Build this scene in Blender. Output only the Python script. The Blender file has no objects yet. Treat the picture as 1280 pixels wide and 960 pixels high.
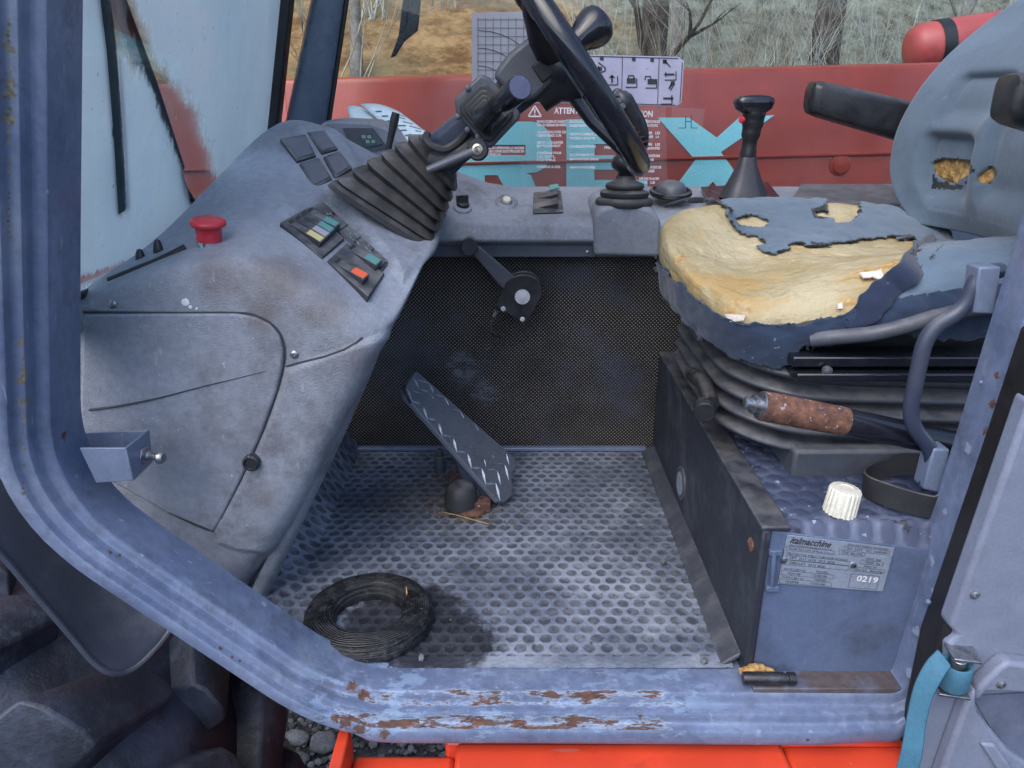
import bpy, bmesh, math, random
from mathutils import Vector, Matrix, noise as mnoise
random.seed(7)
R = math.radians
SC = bpy.context.scene
COL = SC.collection
# ---------------------------------------------------------------- camera, sky, sun, exposure
PITCH = R(20.4); FPX = 940.0; CAMZ = 0.8
cd = bpy.data.cameras.new('camera'); cam = bpy.data.objects.new('camera', cd); COL.objects.link(cam)
cam.location = (0, 0, CAMZ); cam.rotation_euler = (R(90) - PITCH, 0, 0)
cd.sensor_width = 36; cd.lens = FPX / 1280 * 36; cd.clip_start = 0.02; cd.clip_end = 600
SC.camera = cam
W = bpy.data.worlds.new('World'); SC.world = W; W.use_nodes = True
nt = W.node_tree; bg = nt.nodes['Background']
sky = nt.nodes.new('ShaderNodeTexSky'); sky.sky_type = 'NISHITA'; sky.sun_disc = False
SUN_EL, SUN_AZ = R(50), R(212)          # azimuth from +Y clockwise
sky.sun_elevation = SUN_EL; sky.sun_rotation = SUN_AZ
sky.air_density = 1.0; sky.dust_density = 1.5; sky.ozone_density = 1.3
nt.links.new(sky.outputs[0], bg.inputs[0]); bg.inputs[1].default_value = 0.15
sd = bpy.data.lights.new('sun', 'SUN'); sun = bpy.data.objects.new('sun', sd); COL.objects.link(sun)
sd.energy = 1.15; sd.angle = R(60); sd.color = (1.0, 0.95, 0.88)
sdir = Vector((math.sin(SUN_AZ) * math.cos(SUN_EL), math.cos(SUN_AZ) * math.cos(SUN_EL), math.sin(SUN_EL)))
sun.rotation_euler = sdir.to_track_quat('Z', 'Y').to_euler()
SC.view_settings.view_transform = 'Standard'; SC.view_settings.look = 'None'
SC.view_settings.exposure = 1.15; SC.view_settings.gamma = 1
SC.cycles.max_bounces = 8; SC.cycles.transparent_max_bounces = 16
# ---------------------------------------------------------------- measuring helpers (photo pixel + real depth -> metres)
CP, SP = math.cos(PITCH), math.sin(PITCH)
def ray(px, py):
    u = (px - 640) / FPX; v = (480 - py) / FPX
    return Vector((u, CP + SP * v, -SP + CP * v))
def Q(px, py, d):
    r = ray(px, py); t = d / r.y
    return Vector((r.x * t, d, CAMZ + r.z * t))
def QZ(px, py, z):
    r = ray(px, py); t = (z - CAMZ) / r.z
    return Vector((r.x * t, r.y * t, z))
def QP(px, py, p0, n):
    r = ray(px, py); t = (Vector(p0) - Vector((0, 0, CAMZ))).dot(n) / r.dot(n)
    return Vector((r.x * t, r.y * t, CAMZ + r.z * t))
def proj(p):
    x, y, z = p[0], p[1], p[2] - CAMZ
    zc = y * CP - z * SP; v = y * SP + z * CP
    return 640 + FPX * x / zc, 480 - FPX * v / zc
def nz(p, s=1.0, o=0.0):
    return mnoise.noise(Vector(p) * s + Vector((o, o * 1.7, o * .3)))
def inpoly(x, y, poly):
    c = False; n = len(poly); j = n - 1
    for i in range(n):
        xi, yi = poly[i]; xj, yj = poly[j]
        if (yi > y) != (yj > y) and x < (xj - xi) * (y - yi) / (yj - yi) + xi: c = not c
        j = i
    return c
def polydist(x, y, poly):
    best = 1e9; n = len(poly)
    for i in range(n):
        ax, ay = poly[i]; bx, by = poly[(i + 1) % n]
        dx, dy = bx - ax, by - ay; L = dx * dx + dy * dy + 1e-9
        t = max(0, min(1, ((x - ax) * dx + (y - ay) * dy) / L))
        best = min(best, math.hypot(x - ax - t * dx, y - ay - t * dy))
    return -best if inpoly(x, y, poly) else best
# ---------------------------------------------------------------- mesh builder
class MB:
    def __init__(s): s.v = []; s.f = []
    def add(s, vs, fs):
        o = len(s.v); s.v += [Vector(v) for v in vs]; s.f += [tuple(i + o for i in f) for f in fs]; return s
    def hexa(s, a, b):   # two quads (bottom, top), each ccw
        return s.add(list(a) + list(b), [(3, 2, 1, 0), (4, 5, 6, 7), (0, 1, 5, 4), (1, 2, 6, 5), (2, 3, 7, 6), (3, 0, 4, 7)])
    def box(s, lo, hi, M=None):
        x0, y0, z0 = lo; x1, y1, z1 = hi
        a = [(x0, y0, z0), (x1, y0, z0), (x1, y1, z0), (x0, y1, z0)]; b = [(x0, y0, z1), (x1, y0, z1), (x1, y1, z1), (x0, y1, z1)]
        if M: a = [M @ Vector(p) for p in a]; b = [M @ Vector(p) for p in b]
        return s.hexa(a, b)
    def prism(s, poly, off):
        n = len(poly); off = Vector(off); a = [Vector(p) for p in poly]; b = [p + off for p in a]
        fs = [tuple(range(n))[::-1], tuple(range(n, 2 * n))] + [(i, (i + 1) % n, n + (i + 1) % n, n + i) for i in range(n)]
        return s.add(a + b, fs)
    def tube(s, path, r, n=10, cap=True, flat=1.0):
        P = [Vector(p) for p in path]; m = len(P); rr = r if isinstance(r, (list, tuple)) else [r] * m
        vs = []; fs = []; up = None
        for i in range(m):
            t = (P[min(i + 1, m - 1)] - P[max(i - 1, 0)]).normalized()
            if up is None:
                up = Vector((0, 0, 1)) if abs(t.z) < .9 else Vector((1, 0, 0))
            a = t.cross(up).normalized(); b = a.cross(t).normalized(); up = b
            for k in range(n):
                q = 2 * math.pi * k / n
                vs.append(P[i] + a * math.cos(q) * rr[i] + b * math.sin(q) * rr[i] * flat)
        for i in range(m - 1):
            for k in range(n):
                fs.append((i * n + k, i * n + (k + 1) % n, (i + 1) * n + (k + 1) % n, (i + 1) * n + k))
        if cap: fs += [tuple(range(n))[::-1], tuple(range((m - 1) * n, m * n))]
        return s.add(vs, fs)
    def lathe(s, prof, o, axis=(0, 0, 1), n=24, cap=True, ribs=0, ribd=0.0, sy=1.0):
        axis = Vector(axis).normalized(); up = Vector((0, 0, 1)) if abs(axis.z) < .9 else Vector((1, 0, 0))
        a = axis.cross(up).normalized(); b = axis.cross(a).normalized(); o = Vector(o); vs = []; fs = []; m = len(prof)
        for r, h in prof:
            for k in range(n):
                q = 2 * math.pi * k / n; rr = r * (1 + (ribd * (1 if (k * ribs // n * 2 + (k * ribs * 2 // n)) % 2 else -1) if ribs else 0))
                vs.append(o + a * math.cos(q) * rr + b * math.sin(q) * rr * sy + axis * h)
        for i in range(m - 1):
            for k in range(n):
                fs.append((i * n + k, i * n + (k + 1) % n, (i + 1) * n + (k + 1) % n, (i + 1) * n + k))
        if cap: fs += [tuple(range(n))[::-1], tuple(range((m - 1) * n, m * n))]
        return s.add(vs, fs)
    def grid(s, rows):
        m = len(rows); n = len(rows[0]); vs = [p for r in rows for p in r]
        return s.add(vs, [(i * n + j, i * n + j + 1, (i + 1) * n + j + 1, (i + 1) * n + j) for i in range(m - 1) for j in range(n - 1)])
LOC = {}
def obj(name, mb, mat, parent=None, bevel=0.0, sub=0, solid=0.0, smooth=40, label=None, cat=None, group=None, kind=None, loc=None, seg=2, fix=True):
    vs = mb.v if isinstance(mb, MB) else [v.co.copy() for v in mb.vertices]
    if parent is None:
        if loc is None:
            xs = [v.x for v in vs]; ys = [v.y for v in vs]; zs = [v.z for v in vs]
            loc = Vector(((min(xs) + max(xs)) / 2, (min(ys) + max(ys)) / 2, min(zs)))
        loc = Vector(loc)
    else: loc = LOC[parent.name]
    if isinstance(mb, MB):
        me = bpy.data.meshes.new(name); me.from_pydata([v - loc for v in mb.v], [], mb.f)
    else:
        me = mb
        for v in me.vertices: v.co -= loc
    if fix:
        bm = bmesh.new(); bm.from_mesh(me)
        bmesh.ops.recalc_face_normals(bm, faces=bm.faces); bm.to_mesh(me); bm.free()
    me.polygons.foreach_set('use_smooth', [True] * len(me.polygons))
    if smooth < 180 and not sub: me.set_sharp_from_angle(angle=R(smooth))
    for m in (mat if isinstance(mat, (list, tuple)) else [mat]): me.materials.append(m)
    o = bpy.data.objects.new(name, me); COL.objects.link(o)
    if parent is None: o.location = loc
    else: o.parent = parent
    LOC[o.name] = loc
    if solid: md = o.modifiers.new('solid', 'SOLIDIFY'); md.thickness = solid; md.offset = 0
    if sub: md = o.modifiers.new('sub', 'SUBSURF'); md.levels = md.render_levels = sub
    if bevel: md = o.modifiers.new('bevel', 'BEVEL'); md.width = bevel; md.segments = seg; md.limit_method = 'ANGLE'; md.angle_limit = R(35); md.harden_normals = False
    tag(o, label, cat, group, kind); return o
def tag(o, label=None, cat=None, group=None, kind=None):
    if label: o['label'] = label
    if cat: o['category'] = cat
    if group: o['group'] = group
    if kind: o['kind'] = kind
def thing(name, loc, label, cat, group=None):
    o = bpy.data.objects.new(name, None); COL.objects.link(o); o.location = loc; o.empty_display_size = .05
    LOC[o.name] = Vector(loc); tag(o, label, cat, group); return o
def bake(mb, sub):      # a subdivided mesh as plain data
    me = bpy.data.meshes.new('tmp'); me.from_pydata(mb.v, [], mb.f); o = bpy.data.objects.new('tmp', me); COL.objects.link(o)
    md = o.modifiers.new('s', 'SUBSURF'); md.levels = md.render_levels = sub
    dg = bpy.context.evaluated_depsgraph_get(); ev = o.evaluated_get(dg); out = bpy.data.meshes.new_from_object(ev)
    bpy.data.objects.remove(o); bpy.data.meshes.remove(me); return out
def text_mesh(body, o, ux, uy, height, extrude=.0004, shear=0.0, align='LEFT', bold=0.0, width=None):
    """lettering as a mesh: origin o, reading direction ux, up uy, cap height in metres"""
    cu = bpy.data.curves.new('txt', 'FONT'); cu.body = body; cu.size = 1; cu.extrude = 0; cu.shear = shear; cu.align_x = align; cu.offset = bold
    cu.resolution_u = 2
    t = bpy.data.objects.new('txt', cu); COL.objects.link(t)
    dg = bpy.context.evaluated_depsgraph_get(); me = bpy.data.meshes.new_from_object(t.evaluated_get(dg)); bpy.data.objects.remove(t); bpy.data.curves.remove(cu)
    k = height / .70; ux = Vector(ux).normalized(); uy = Vector(uy).normalized(); n = ux.cross(uy); mb = MB()
    xs = [v.co.x for v in me.vertices]; kx = k
    if width and xs: kx = width / (max(xs) - min(xs) + 1e-6)
    mb.add([Vector(o) + ux * v.co.x * kx + uy * v.co.y * k + n * extrude for v in me.vertices], [tuple(p.vertices) for p in me.polygons])
    bpy.data.meshes.remove(me); return mb
def rounded(pts, r, n=6):     # round the corners of an open polyline of Vectors
    out = [pts[0]]
    for i in range(1, len(pts) - 1):
        a, b, c = pts[i - 1], pts[i], pts[i + 1]; rr = r[i] if isinstance(r, (list, tuple)) else r
        p = b + (a - b).normalized() * min(rr, (a - b).length * .49); q = b + (c - b).normalized() * min(rr, (c - b).length * .49)
        for k in range(n + 1):
            t = k / n; out.append(p * (1 - t) ** 2 + b * 2 * t * (1 - t) + q * t * t)
    out.append(pts[-1]); return out
def spline(pts, n=8):         # Catmull-Rom through points
    P = [Vector(p) for p in pts]; out = []
    for i in range(len(P) - 1):
        p0 = P[max(i - 1, 0)]; p1 = P[i]; p2 = P[i + 1]; p3 = P[min(i + 2, len(P) - 1)]
        for k in range(n):
            t = k / n
            out.append(.5 * ((2 * p1) + (p2 - p0) * t + (2 * p0 - 5 * p1 + 4 * p2 - p3) * t * t + (3 * p1 - p0 - 3 * p2 + p3) * t ** 3))
    out.append(P[-1]); return out
def rrect(cx, cz, hw, hh, r, n=5):    # rounded rectangle in 2-D
    out = []
    for sx, sz, a0 in ((1, 1, 0), (-1, 1, 90), (-1, -1, 180), (1, -1, 270)):
        for k in range(n + 1):
            a = R(a0 + 90 * k / n); out.append((cx + sx * (hw - r) + r * math.cos(a), cz + sz * (hh - r) + r * math.sin(a)))
    return out
# ---------------------------------------------------------------- material helpers
class NT:
    def __init__(s, name):
        s.m = bpy.data.materials.new(name); s.m.use_nodes = True; s.t = s.m.node_tree; s.b = s.t.nodes['Principled BSDF']; s.out = s.t.nodes['Material Output']
        s.obj = s.t.nodes.new('ShaderNodeTexCoord').outputs['Object']; s.geo = s.t.nodes.new('ShaderNodeNewGeometry'); s.pos = s.geo.outputs['Position']
    def put(s, sock, v):
        if isinstance(v, bpy.types.NodeSocket): s.t.links.new(v, sock)
        elif isinstance(v, (tuple, list)) and len(v) == 3 and sock.type == 'RGBA': sock.default_value = (*v, 1)
        else: sock.default_value = v
    def math(s, op, a, b=0.0, c=None, clamp=False):
        n = s.t.nodes.new('ShaderNodeMath'); n.operation = op; n.use_clamp = clamp; s.put(n.inputs[0], a); s.put(n.inputs[1], b)
        if c is not None: s.put(n.inputs[2], c)
        return n.outputs[0]
    def vmath(s, op, a, b=(0, 0, 0)):
        n = s.t.nodes.new('ShaderNodeVectorMath'); n.operation = op; s.put(n.inputs[0], a); s.put(n.inputs[1], b)
        return n.outputs['Value'] if op in ('LENGTH', 'DISTANCE', 'DOT_PRODUCT') else n.outputs[0]
    def noise(s, scale, detail=4, rough=.6, vec=None, dist=0.0, stretch=None):
        n = s.t.nodes.new('ShaderNodeTexNoise'); v = vec or s.pos
        if stretch: v = s.vmath('MULTIPLY', v, stretch)
        s.put(n.inputs['Vector'], v); n.inputs['Scale'].default_value = scale; n.inputs['Detail'].default_value = detail; n.inputs['Roughness'].default_value = rough; n.inputs['Distortion'].default_value = dist
        return n.outputs[0]
    def voro(s, scale, feature='F1', vec=None, out='Distance'):
        n = s.t.nodes.new('ShaderNodeTexVoronoi'); n.feature = feature; s.put(n.inputs['Vector'], vec or s.pos); n.inputs['Scale'].default_value = scale; return n.outputs[out]
    def ramp(s, v, lo, hi, a=0.0, b=1.0):
        n = s.t.nodes.new('ShaderNodeMapRange'); n.interpolation_type = 'SMOOTHSTEP'; s.put(n.inputs[0], v); s.put(n.inputs[1], lo); s.put(n.inputs[2], hi); s.put(n.inputs[3], a); s.put(n.inputs[4], b); return n.outputs[0]
    def mix(s, f, a, b, mode='MIX'):
        n = s.t.nodes.new('ShaderNodeMix'); n.data_type = 'RGBA'; n.blend_type = mode; s.put(n.inputs[0], f); s.put(n.inputs[6], a); s.put(n.inputs[7], b); return n.outputs[2]
    def xyz(s, v=None):
        n = s.t.nodes.new('ShaderNodeSeparateXYZ'); s.put(n.inputs[0], v or s.pos); return n.outputs
    def bump(s, h, strength=.3, dist=.002, prev=None):
        n = s.t.nodes.new('ShaderNodeBump'); n.inputs['Strength'].default_value = strength; n.inputs['Distance'].default_value = dist; s.put(n.inputs['Height'], h)
        if prev: s.put(n.inputs['Normal'], prev)
        return n.outputs[0]
    def near(s, p, r, soft=.4, nzs=60, amp=.8):      # a blotch of about radius r round the point p
        d = s.vmath('DISTANCE', s.pos, tuple(p)); d = s.math('ADD', d, s.math('MULTIPLY', s.math('SUBTRACT', s.noise(nzs, 5), .5), r * amp * 2))
        return s.ramp(d, r, r * (1 - soft))
    def set(s, **k):
        for a, v in k.items(): s.put(s.b.inputs[{'col': 'Base Color', 'rough': 'Roughness', 'metal': 'Metallic', 'normal': 'Normal', 'alpha': 'Alpha', 'spec': 'Specular IOR Level', 'coat': 'Coat Weight', 'sheen': 'Sheen Weight', 'emit': 'Emission Color', 'emits': 'Emission Strength', 'trans': 'Transmission Weight'}[a]], v)
        return s.m
def worn(name, col, dirt=(.05, .045, .04), dirt_amt=.5, scale=7, rough=.5, metal=0, grain=600, gstr=.15, scratch=.15, light=None, spec=.5, dust=0.0, lightscale=30, lo=.45, hi=.75):
    n = NT(name); a = n.noise(scale, 6, .65); f = n.math('MULTIPLY', n.ramp(a, lo, hi), dirt_amt)
    c = n.mix(f, col, dirt)
    v = n.noise(scale * 6, 4); c = n.mix(n.ramp(v, .3, .8, 0, .18), c, tuple(min(1, x * 1.5) for x in col))
    if light:
        s = n.ramp(n.noise(lightscale, 8, .7), .66, .72); c = n.mix(s, c, light)
    if scratch:
        s1 = n.ramp(n.noise(90, 3, .5, stretch=(1, .12, .25)), .70, .76, 0, scratch); c = n.mix(s1, c, tuple(min(1, x * 2.2 + .04) for x in col))
        s2 = n.ramp(n.noise(240, 2, .5), .74, .78, 0, scratch * 2); c = n.mix(s2, c, tuple(min(1, x * 2 + .12) for x in col))
    c = n.mix(1.0, c, n.ramp(n.noise(210, 6, .8), .25, .75, .86, 1.12), 'MULTIPLY')
    if dust:
        up = n.xyz(n.geo.outputs['Normal'])[2]; c = n.mix(n.math('MULTIPLY', n.ramp(up, .3, 1, 0, dust), n.ramp(n.noise(25, 6), .3, .7)), c, (.30, .29, .28))
    rg = n.ramp(n.noise(scale * 3, 5), .3, .7, max(.05, rough - .12), min(1, rough + .15))
    nb = n.bump(n.noise(grain, 2), gstr, .001); nb = n.bump(n.noise(40, 4), gstr * .6, .002, nb)
    return n.set(col=c, rough=rg, metal=metal, normal=nb, spec=spec)
# ---------------------------------------------------------------- materials
def m_frame():
    n = NT('blue_grey_paint'); X, Y, Z = n.xyz()
    big = n.noise(5, 5, .6); c = n.mix(n.ramp(big, .35, .7), (.106, .138, .230), (.15, .186, .288))
    streak = n.noise(30, 4, .55, stretch=(1, 1, .15)); c = n.mix(n.ramp(streak, .5, .8, 0, .35), c, (.30, .36, .52))
    grime = n.ramp(n.noise(18, 7, .72), .48, .70, 0, .62); c = n.mix(grime, c, (.075, .08, .115)); scr = n.ramp(n.noise(120, 3, .5, stretch=(1, 1, .06)), .68, .73, 0, .45); c = n.mix(scr, c, (.34, .39, .50)); fade = n.ramp(n.noise(7, 4), .52, .72, 0, .5); c = n.mix(fade, c, (.22, .25, .33))
    c = n.mix(1.0, c, n.ramp(n.noise(60, 8, .8), .25, .75, .80, 1.18), 'MULTIPLY')
    low = n.math('MULTIPLY', n.ramp(Z, .10, -.01), n.ramp(X, -.46, -.22)); low = n.math('MULTIPLY', low, n.ramp(X, .42, .22))
    chip = n.noise(34, 9, .72, stretch=(.45, 1, 1)); sill = n.math('MULTIPLY', low, n.ramp(n.noise(9, 4), .30, .55))
    # bare pale primer, then rust eaten into the sill edges
    pale = n.math('MULTIPLY', sill, n.ramp(chip, .53, .57)); c = n.mix(n.math('MULTIPLY', pale, .38), c, (.30, .42, .58))
    e1 = n.math('MULTIPLY', n.ramp(Y, .880, .872), n.ramp(Y, .856, .864))       # the inner step
    e2 = n.math('MULTIPLY', n.ramp(Y, .852, .847), n.ramp(Y, .834, .838))       # the outer lip
    e = n.math('MAXIMUM', n.math('MULTIPLY', e1, .85), n.math('MULTIPLY', e2, 1.02))
    rz = n.math('MULTIPLY', n.math('MULTIPLY', n.ramp(Z, .03, .0), e), n.math('MULTIPLY', n.ramp(X, -.30, -.24), n.ramp(X, .30, .20)))
    rust = n.ramp(n.math('ADD', n.math('MULTIPLY', rz, .34), n.noise(60, 8, .75, stretch=(.25, 1, 1))), .80, .87)
    sp = None
    for p, r in RUSTSPOTS:
        q = n.near(p, r, .5, 190, 1.3); sp = q if sp is None else n.math('MAXIMUM', sp, q)
    rust = n.math('MAXIMUM', rust, sp)
    speck = n.ramp(n.noise(130, 3, .5), .73, .77, 0, .8); rust2 = n.math('MAXIMUM', rust, n.math('MULTIPLY', speck, n.ramp(Z, .5, -.02, .25, .9)))
    rc = n.mix(n.ramp(n.noise(70, 6), .35, .7), (.062, .028, .022), (.155, .068, .042)); rc = n.mix(n.ramp(n.noise(25, 4), .45, .62), rc, (.085, .055, .045))
    halo = n.math('MULTIPLY', n.math('SUBTRACT', n.ramp(n.math('ADD', n.math('MULTIPLY', rz, .34), n.noise(60, 8, .75, stretch=(.25, 1, 1))), .76, .80), rust, clamp=True), .4)
    c = n.mix(halo, c, (.42, .50, .60)); c = n.mix(rust2, c, rc)
    pt = None
    for p, r in PALESPOTS:
        q = n.near(p, r, .3, 80, 2.0); pt = q if pt is None else n.math('MAXIMUM', pt, q)
    c = n.mix(n.math('MULTIPLY', n.math('SUBTRACT', pt, rust2, clamp=True), .6), c, (.30, .36, .47))
    lic = None
    for p, r in MOSSSPOTS:
        q = n.near(p, r, .6, 130, 1.5); lic = q if lic is None else n.math('MAXIMUM', lic, q)
    c = n.mix(n.math('MULTIPLY', lic, .85), c, n.mix(n.ramp(n.noise(160, 3), .4, .6), (.10, .085, .05), (.22, .19, .09)))
    nb = n.bump(n.math('SUBTRACT', n.noise(90, 4), n.math('MULTIPLY', rust2, .8)), .35, .0015); nb = n.bump(n.noise(14, 3), .15, .004, nb)
    return n.set(col=c, rough=n.mix(rust2, n.mix(grime, (.30,) * 3, (.5,) * 3), (.9,) * 3), normal=nb, spec=.5)
def m_plastic(name='console_plastic', col=(.225, .245, .292), grain=True):
    n = NT(name); a = n.noise(4.5, 5, .6); c = n.mix(n.ramp(a, .35, .7), col, tuple(x * 1.28 for x in col))
    smear = n.math('MULTIPLY', n.ramp(n.noise(7, 8, .72), .46, .70), n.ramp(n.noise(2.2, 2), .40, .62)); c = n.mix(n.math('MULTIPLY', smear, .75), c, (.085, .078, .085))
    warm = n.ramp(n.noise(3.2, 3), .48, .75, 0, .4); c = n.mix(warm, c, (.22, .20, .215))
    for (p, r, k_) in ((Q(350, 345, 1.04), .075, .75), (Q(270, 345, 1.03), .06, .6), (Q(415, 385, 1.04), .05, .6), (Q(330, 395, 1.03), .04, .7), (Q(385, 395, 1.03), .03, .6), (Q(440, 440, 1.04), .04, .5), (Q(330, 620, 1.03), .05, .5)): c = n.mix(n.math('MULTIPLY', n.near(p, r, .9, 22, .6), k_), c, (.135, .118, .118))
    sc = n.ramp(n.noise(55, 5, .6, stretch=(1, 1, .3)), .66, .72, 0, .35); c = n.mix(sc, c, (.42, .45, .52))
    fl = n.ramp(n.noise(170, 2, .4), .77, .79, 0, .8); c = n.mix(fl, c, (.55, .60, .66))
    dk = n.ramp(n.noise(28, 8, .75), .66, .74, 0, .5); c = n.mix(dk, c, (.07, .068, .075))
    c = n.mix(1.0, c, n.ramp(n.noise(90, 8, .8), .25, .75, .80, 1.16), 'MULTIPLY')
    h = n.math('ADD', n.voro(420), n.noise(700, 2))
    nb = n.bump(h, .5 if grain else .08, .0014); nb = n.bump(n.noise(12, 3), .18, .006, nb)
    return n.set(col=c, rough=n.ramp(n.noise(20, 4), .3, .7, .42, .62), normal=nb, spec=.32)
M_PLASTIC = m_plastic()
M_PANEL = m_plastic('panel_plastic', (.215, .235, .285))
M_SIDE = m_plastic('side_console_plastic', (.19, .21, .25))
M_BLACK = worn('black_plastic', (.013, .014, .018), dirt=(.05, .052, .06), dirt_amt=.6, rough=.36, grain=500, gstr=.12, scratch=.25, dust=.25)
M_GLOSSBLACK = worn('gloss_black', (.009, .010, .016), dirt=(.03, .032, .045), dirt_amt=.5, rough=.2, grain=300, gstr=.04, scratch=.12, spec=.6)
M_RUBBER = worn('black_rubber', (.024, .025, .029), dirt=(.055, .052, .052), dirt_amt=.7, rough=.62, grain=400, gstr=.2, scratch=.12, dust=.35)
M_BELLOWS = worn('bellows_rubber', (.040, .044, .056), dirt=(.085, .09, .115), dirt_amt=.7, scale=11, rough=.5, grain=300, gstr=.4, scratch=.2, dust=.3)
M_GREYPL = worn('dark_grey_plastic', (.06, .066, .085), dirt=(.12, .125, .14), dirt_amt=.6, rough=.45, grain=500, gstr=.12, scratch=.2, dust=.3)
M_SWITCH = worn('switch_plastic', (.022, .026, .036), dirt=(.09, .10, .12), dirt_amt=.6, rough=.5, grain=600, gstr=.1, scratch=.2, dust=.5)
M_BLANK = worn('switch_blank_face', (.10, .105, .13), dirt=(.16, .165, .19), dirt_amt=.7, rough=.55, grain=700, gstr=.15, scratch=.2)
M_STEEL = worn('worn_steel', (.32, .33, .36), dirt=(.09, .075, .06), dirt_amt=.7, scale=60, rough=.35, metal=.9, grain=300, gstr=.1, scratch=.2)
M_CHROME = worn('chrome', (.7, .72, .75), dirt=(.3, .3, .3), dirt_amt=.3, scale=40, rough=.15, metal=1, grain=100, gstr=.03, scratch=.05)
M_GREYPAINT = worn('grey_blue_paint', (.13, .165, .25), dirt=(.07, .075, .09), dirt_amt=.5, rough=.36, grain=120, gstr=.08, scratch=.1, light=(.34, .39, .47), lightscale=26)
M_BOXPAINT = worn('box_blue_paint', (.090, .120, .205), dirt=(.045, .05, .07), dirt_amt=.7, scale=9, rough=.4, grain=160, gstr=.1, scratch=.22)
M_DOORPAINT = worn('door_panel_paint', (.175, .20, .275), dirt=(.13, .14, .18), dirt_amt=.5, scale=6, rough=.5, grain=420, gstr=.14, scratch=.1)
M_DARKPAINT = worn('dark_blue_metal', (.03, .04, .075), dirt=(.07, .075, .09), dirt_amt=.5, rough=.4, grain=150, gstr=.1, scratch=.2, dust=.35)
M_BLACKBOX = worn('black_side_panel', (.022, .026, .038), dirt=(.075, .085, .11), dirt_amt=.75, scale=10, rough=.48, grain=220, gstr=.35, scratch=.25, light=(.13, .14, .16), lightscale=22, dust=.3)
def m_rust(name='rusty_steel', k=.5):
    n = NT(name); c = n.mix(n.ramp(n.noise(60, 6, .7), .35, .7), (.075, .034, .026), (.22, .10, .06)); c = n.mix(n.ramp(n.noise(38, 6, .7), k, k + .08), c, (.055, .05, .055))
    c = n.mix(n.ramp(n.noise(110, 4), .62, .68), c, (.30, .31, .36)); nb = n.bump(n.noise(120, 6), .6, .002)
    return n.set(col=c, rough=.8, normal=nb)
M_RUST = m_rust()
def m_red(name, col, dull=.5):
    n = NT(name); c = n.mix(n.ramp(n.noise(6, 5), .4, .7), col, tuple(x * 1.25 for x in col)); c = n.mix(n.ramp(n.noise(14, 6, .65), .52, .75, 0, .5), c, tuple(x * .45 + .01 for x in col))
    c = n.mix(n.ramp(n.noise(120, 3), .72, .76, 0, .6), c, (.40, .28, .25)); c = n.mix(n.ramp(n.noise(30, 5, .6, stretch=(.2, 1, 1)), .66, .73, 0, .35), c, (.35, .22, .2))
    return n.set(col=c, rough=dull, normal=n.bump(n.noise(60, 4), .1, .002))
M_BOOM = m_red('boom_red_paint', (.36, .052, .034), .30)
M_RED = m_red('chassis_red_paint', (.58, .055, .024), .35)
M_TURQ = worn('turquoise_vinyl', (.36, .86, .95), dirt=(.22, .55, .62), dirt_amt=.35, scale=5, rough=.4, grain=100, gstr=.05, scratch=.12)
M_ESTOP = worn('red_button', (.50, .028, .045), dirt=(.30, .03, .035), dirt_amt=.5, scale=30, rough=.4, grain=300, gstr=.06, scratch=.12, light=(.6, .25, .27), lightscale=60)
M_WHITECAP = worn('ivory_plastic', (.62, .60, .52), dirt=(.35, .32, .25), dirt_amt=.5, scale=40, rough=.45, grain=300, gstr=.08, scratch=.05)
M_PAPER = worn('paper', (.62, .74, .78), dirt=(.42, .52, .56), dirt_amt=.4, rough=.7, grain=200, gstr=.05, scratch=0)
M_INK = NT('dark_print').set(col=(.02, .022, .028), rough=.6)
M_GREYINK = NT('grey_print').set(col=(.10, .13, .16), rough=.6)
M_GREYINK2 = NT('pale_print').set(col=(.30, .33, .37), rough=.6)
M_WHITEINK = worn('white_print', (.62, .62, .66), dirt=(.34, .30, .32), dirt_amt=.8, scale=60, rough=.5, grain=100, gstr=.02, scratch=0)
M_PLATE = worn('data_plate_metal', (.25, .29, .37), dirt=(.17, .195, .25), dirt_amt=.5, scale=16, rough=.35, metal=.2, grain=120, gstr=.05, scratch=.1)
M_STRAP = worn('turquoise_webbing', (.045, .145, .22), dirt=(.04, .13, .20), dirt_amt=.7, scale=22, rough=.8, grain=500, gstr=.5, scratch=.15, light=(.25, .48, .6), lightscale=50)
M_YEL = NT('yellow_label').set(col=(.55, .50, .22), rough=.5)
M_ORANGE = NT('orange_label').set(col=(.75, .12, .05), rough=.5)
M_PINKL = NT('lilac_label').set(col=(.36, .33, .40), rough=.5)
M_GREENL = NT('green_label').set(col=(.10, .28, .27), rough=.5)
M_GAP = NT('gap_shade').set(col=(.028, .031, .042), rough=.8)  # flat dark colour stands in for shade inside the seams and crease
M_SEAL = worn('rubber_seal', (.010, .010, .012), dirt=(.035, .03, .028), dirt_amt=.6, rough=.5, grain=200, gstr=.2, scratch=.1)
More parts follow.
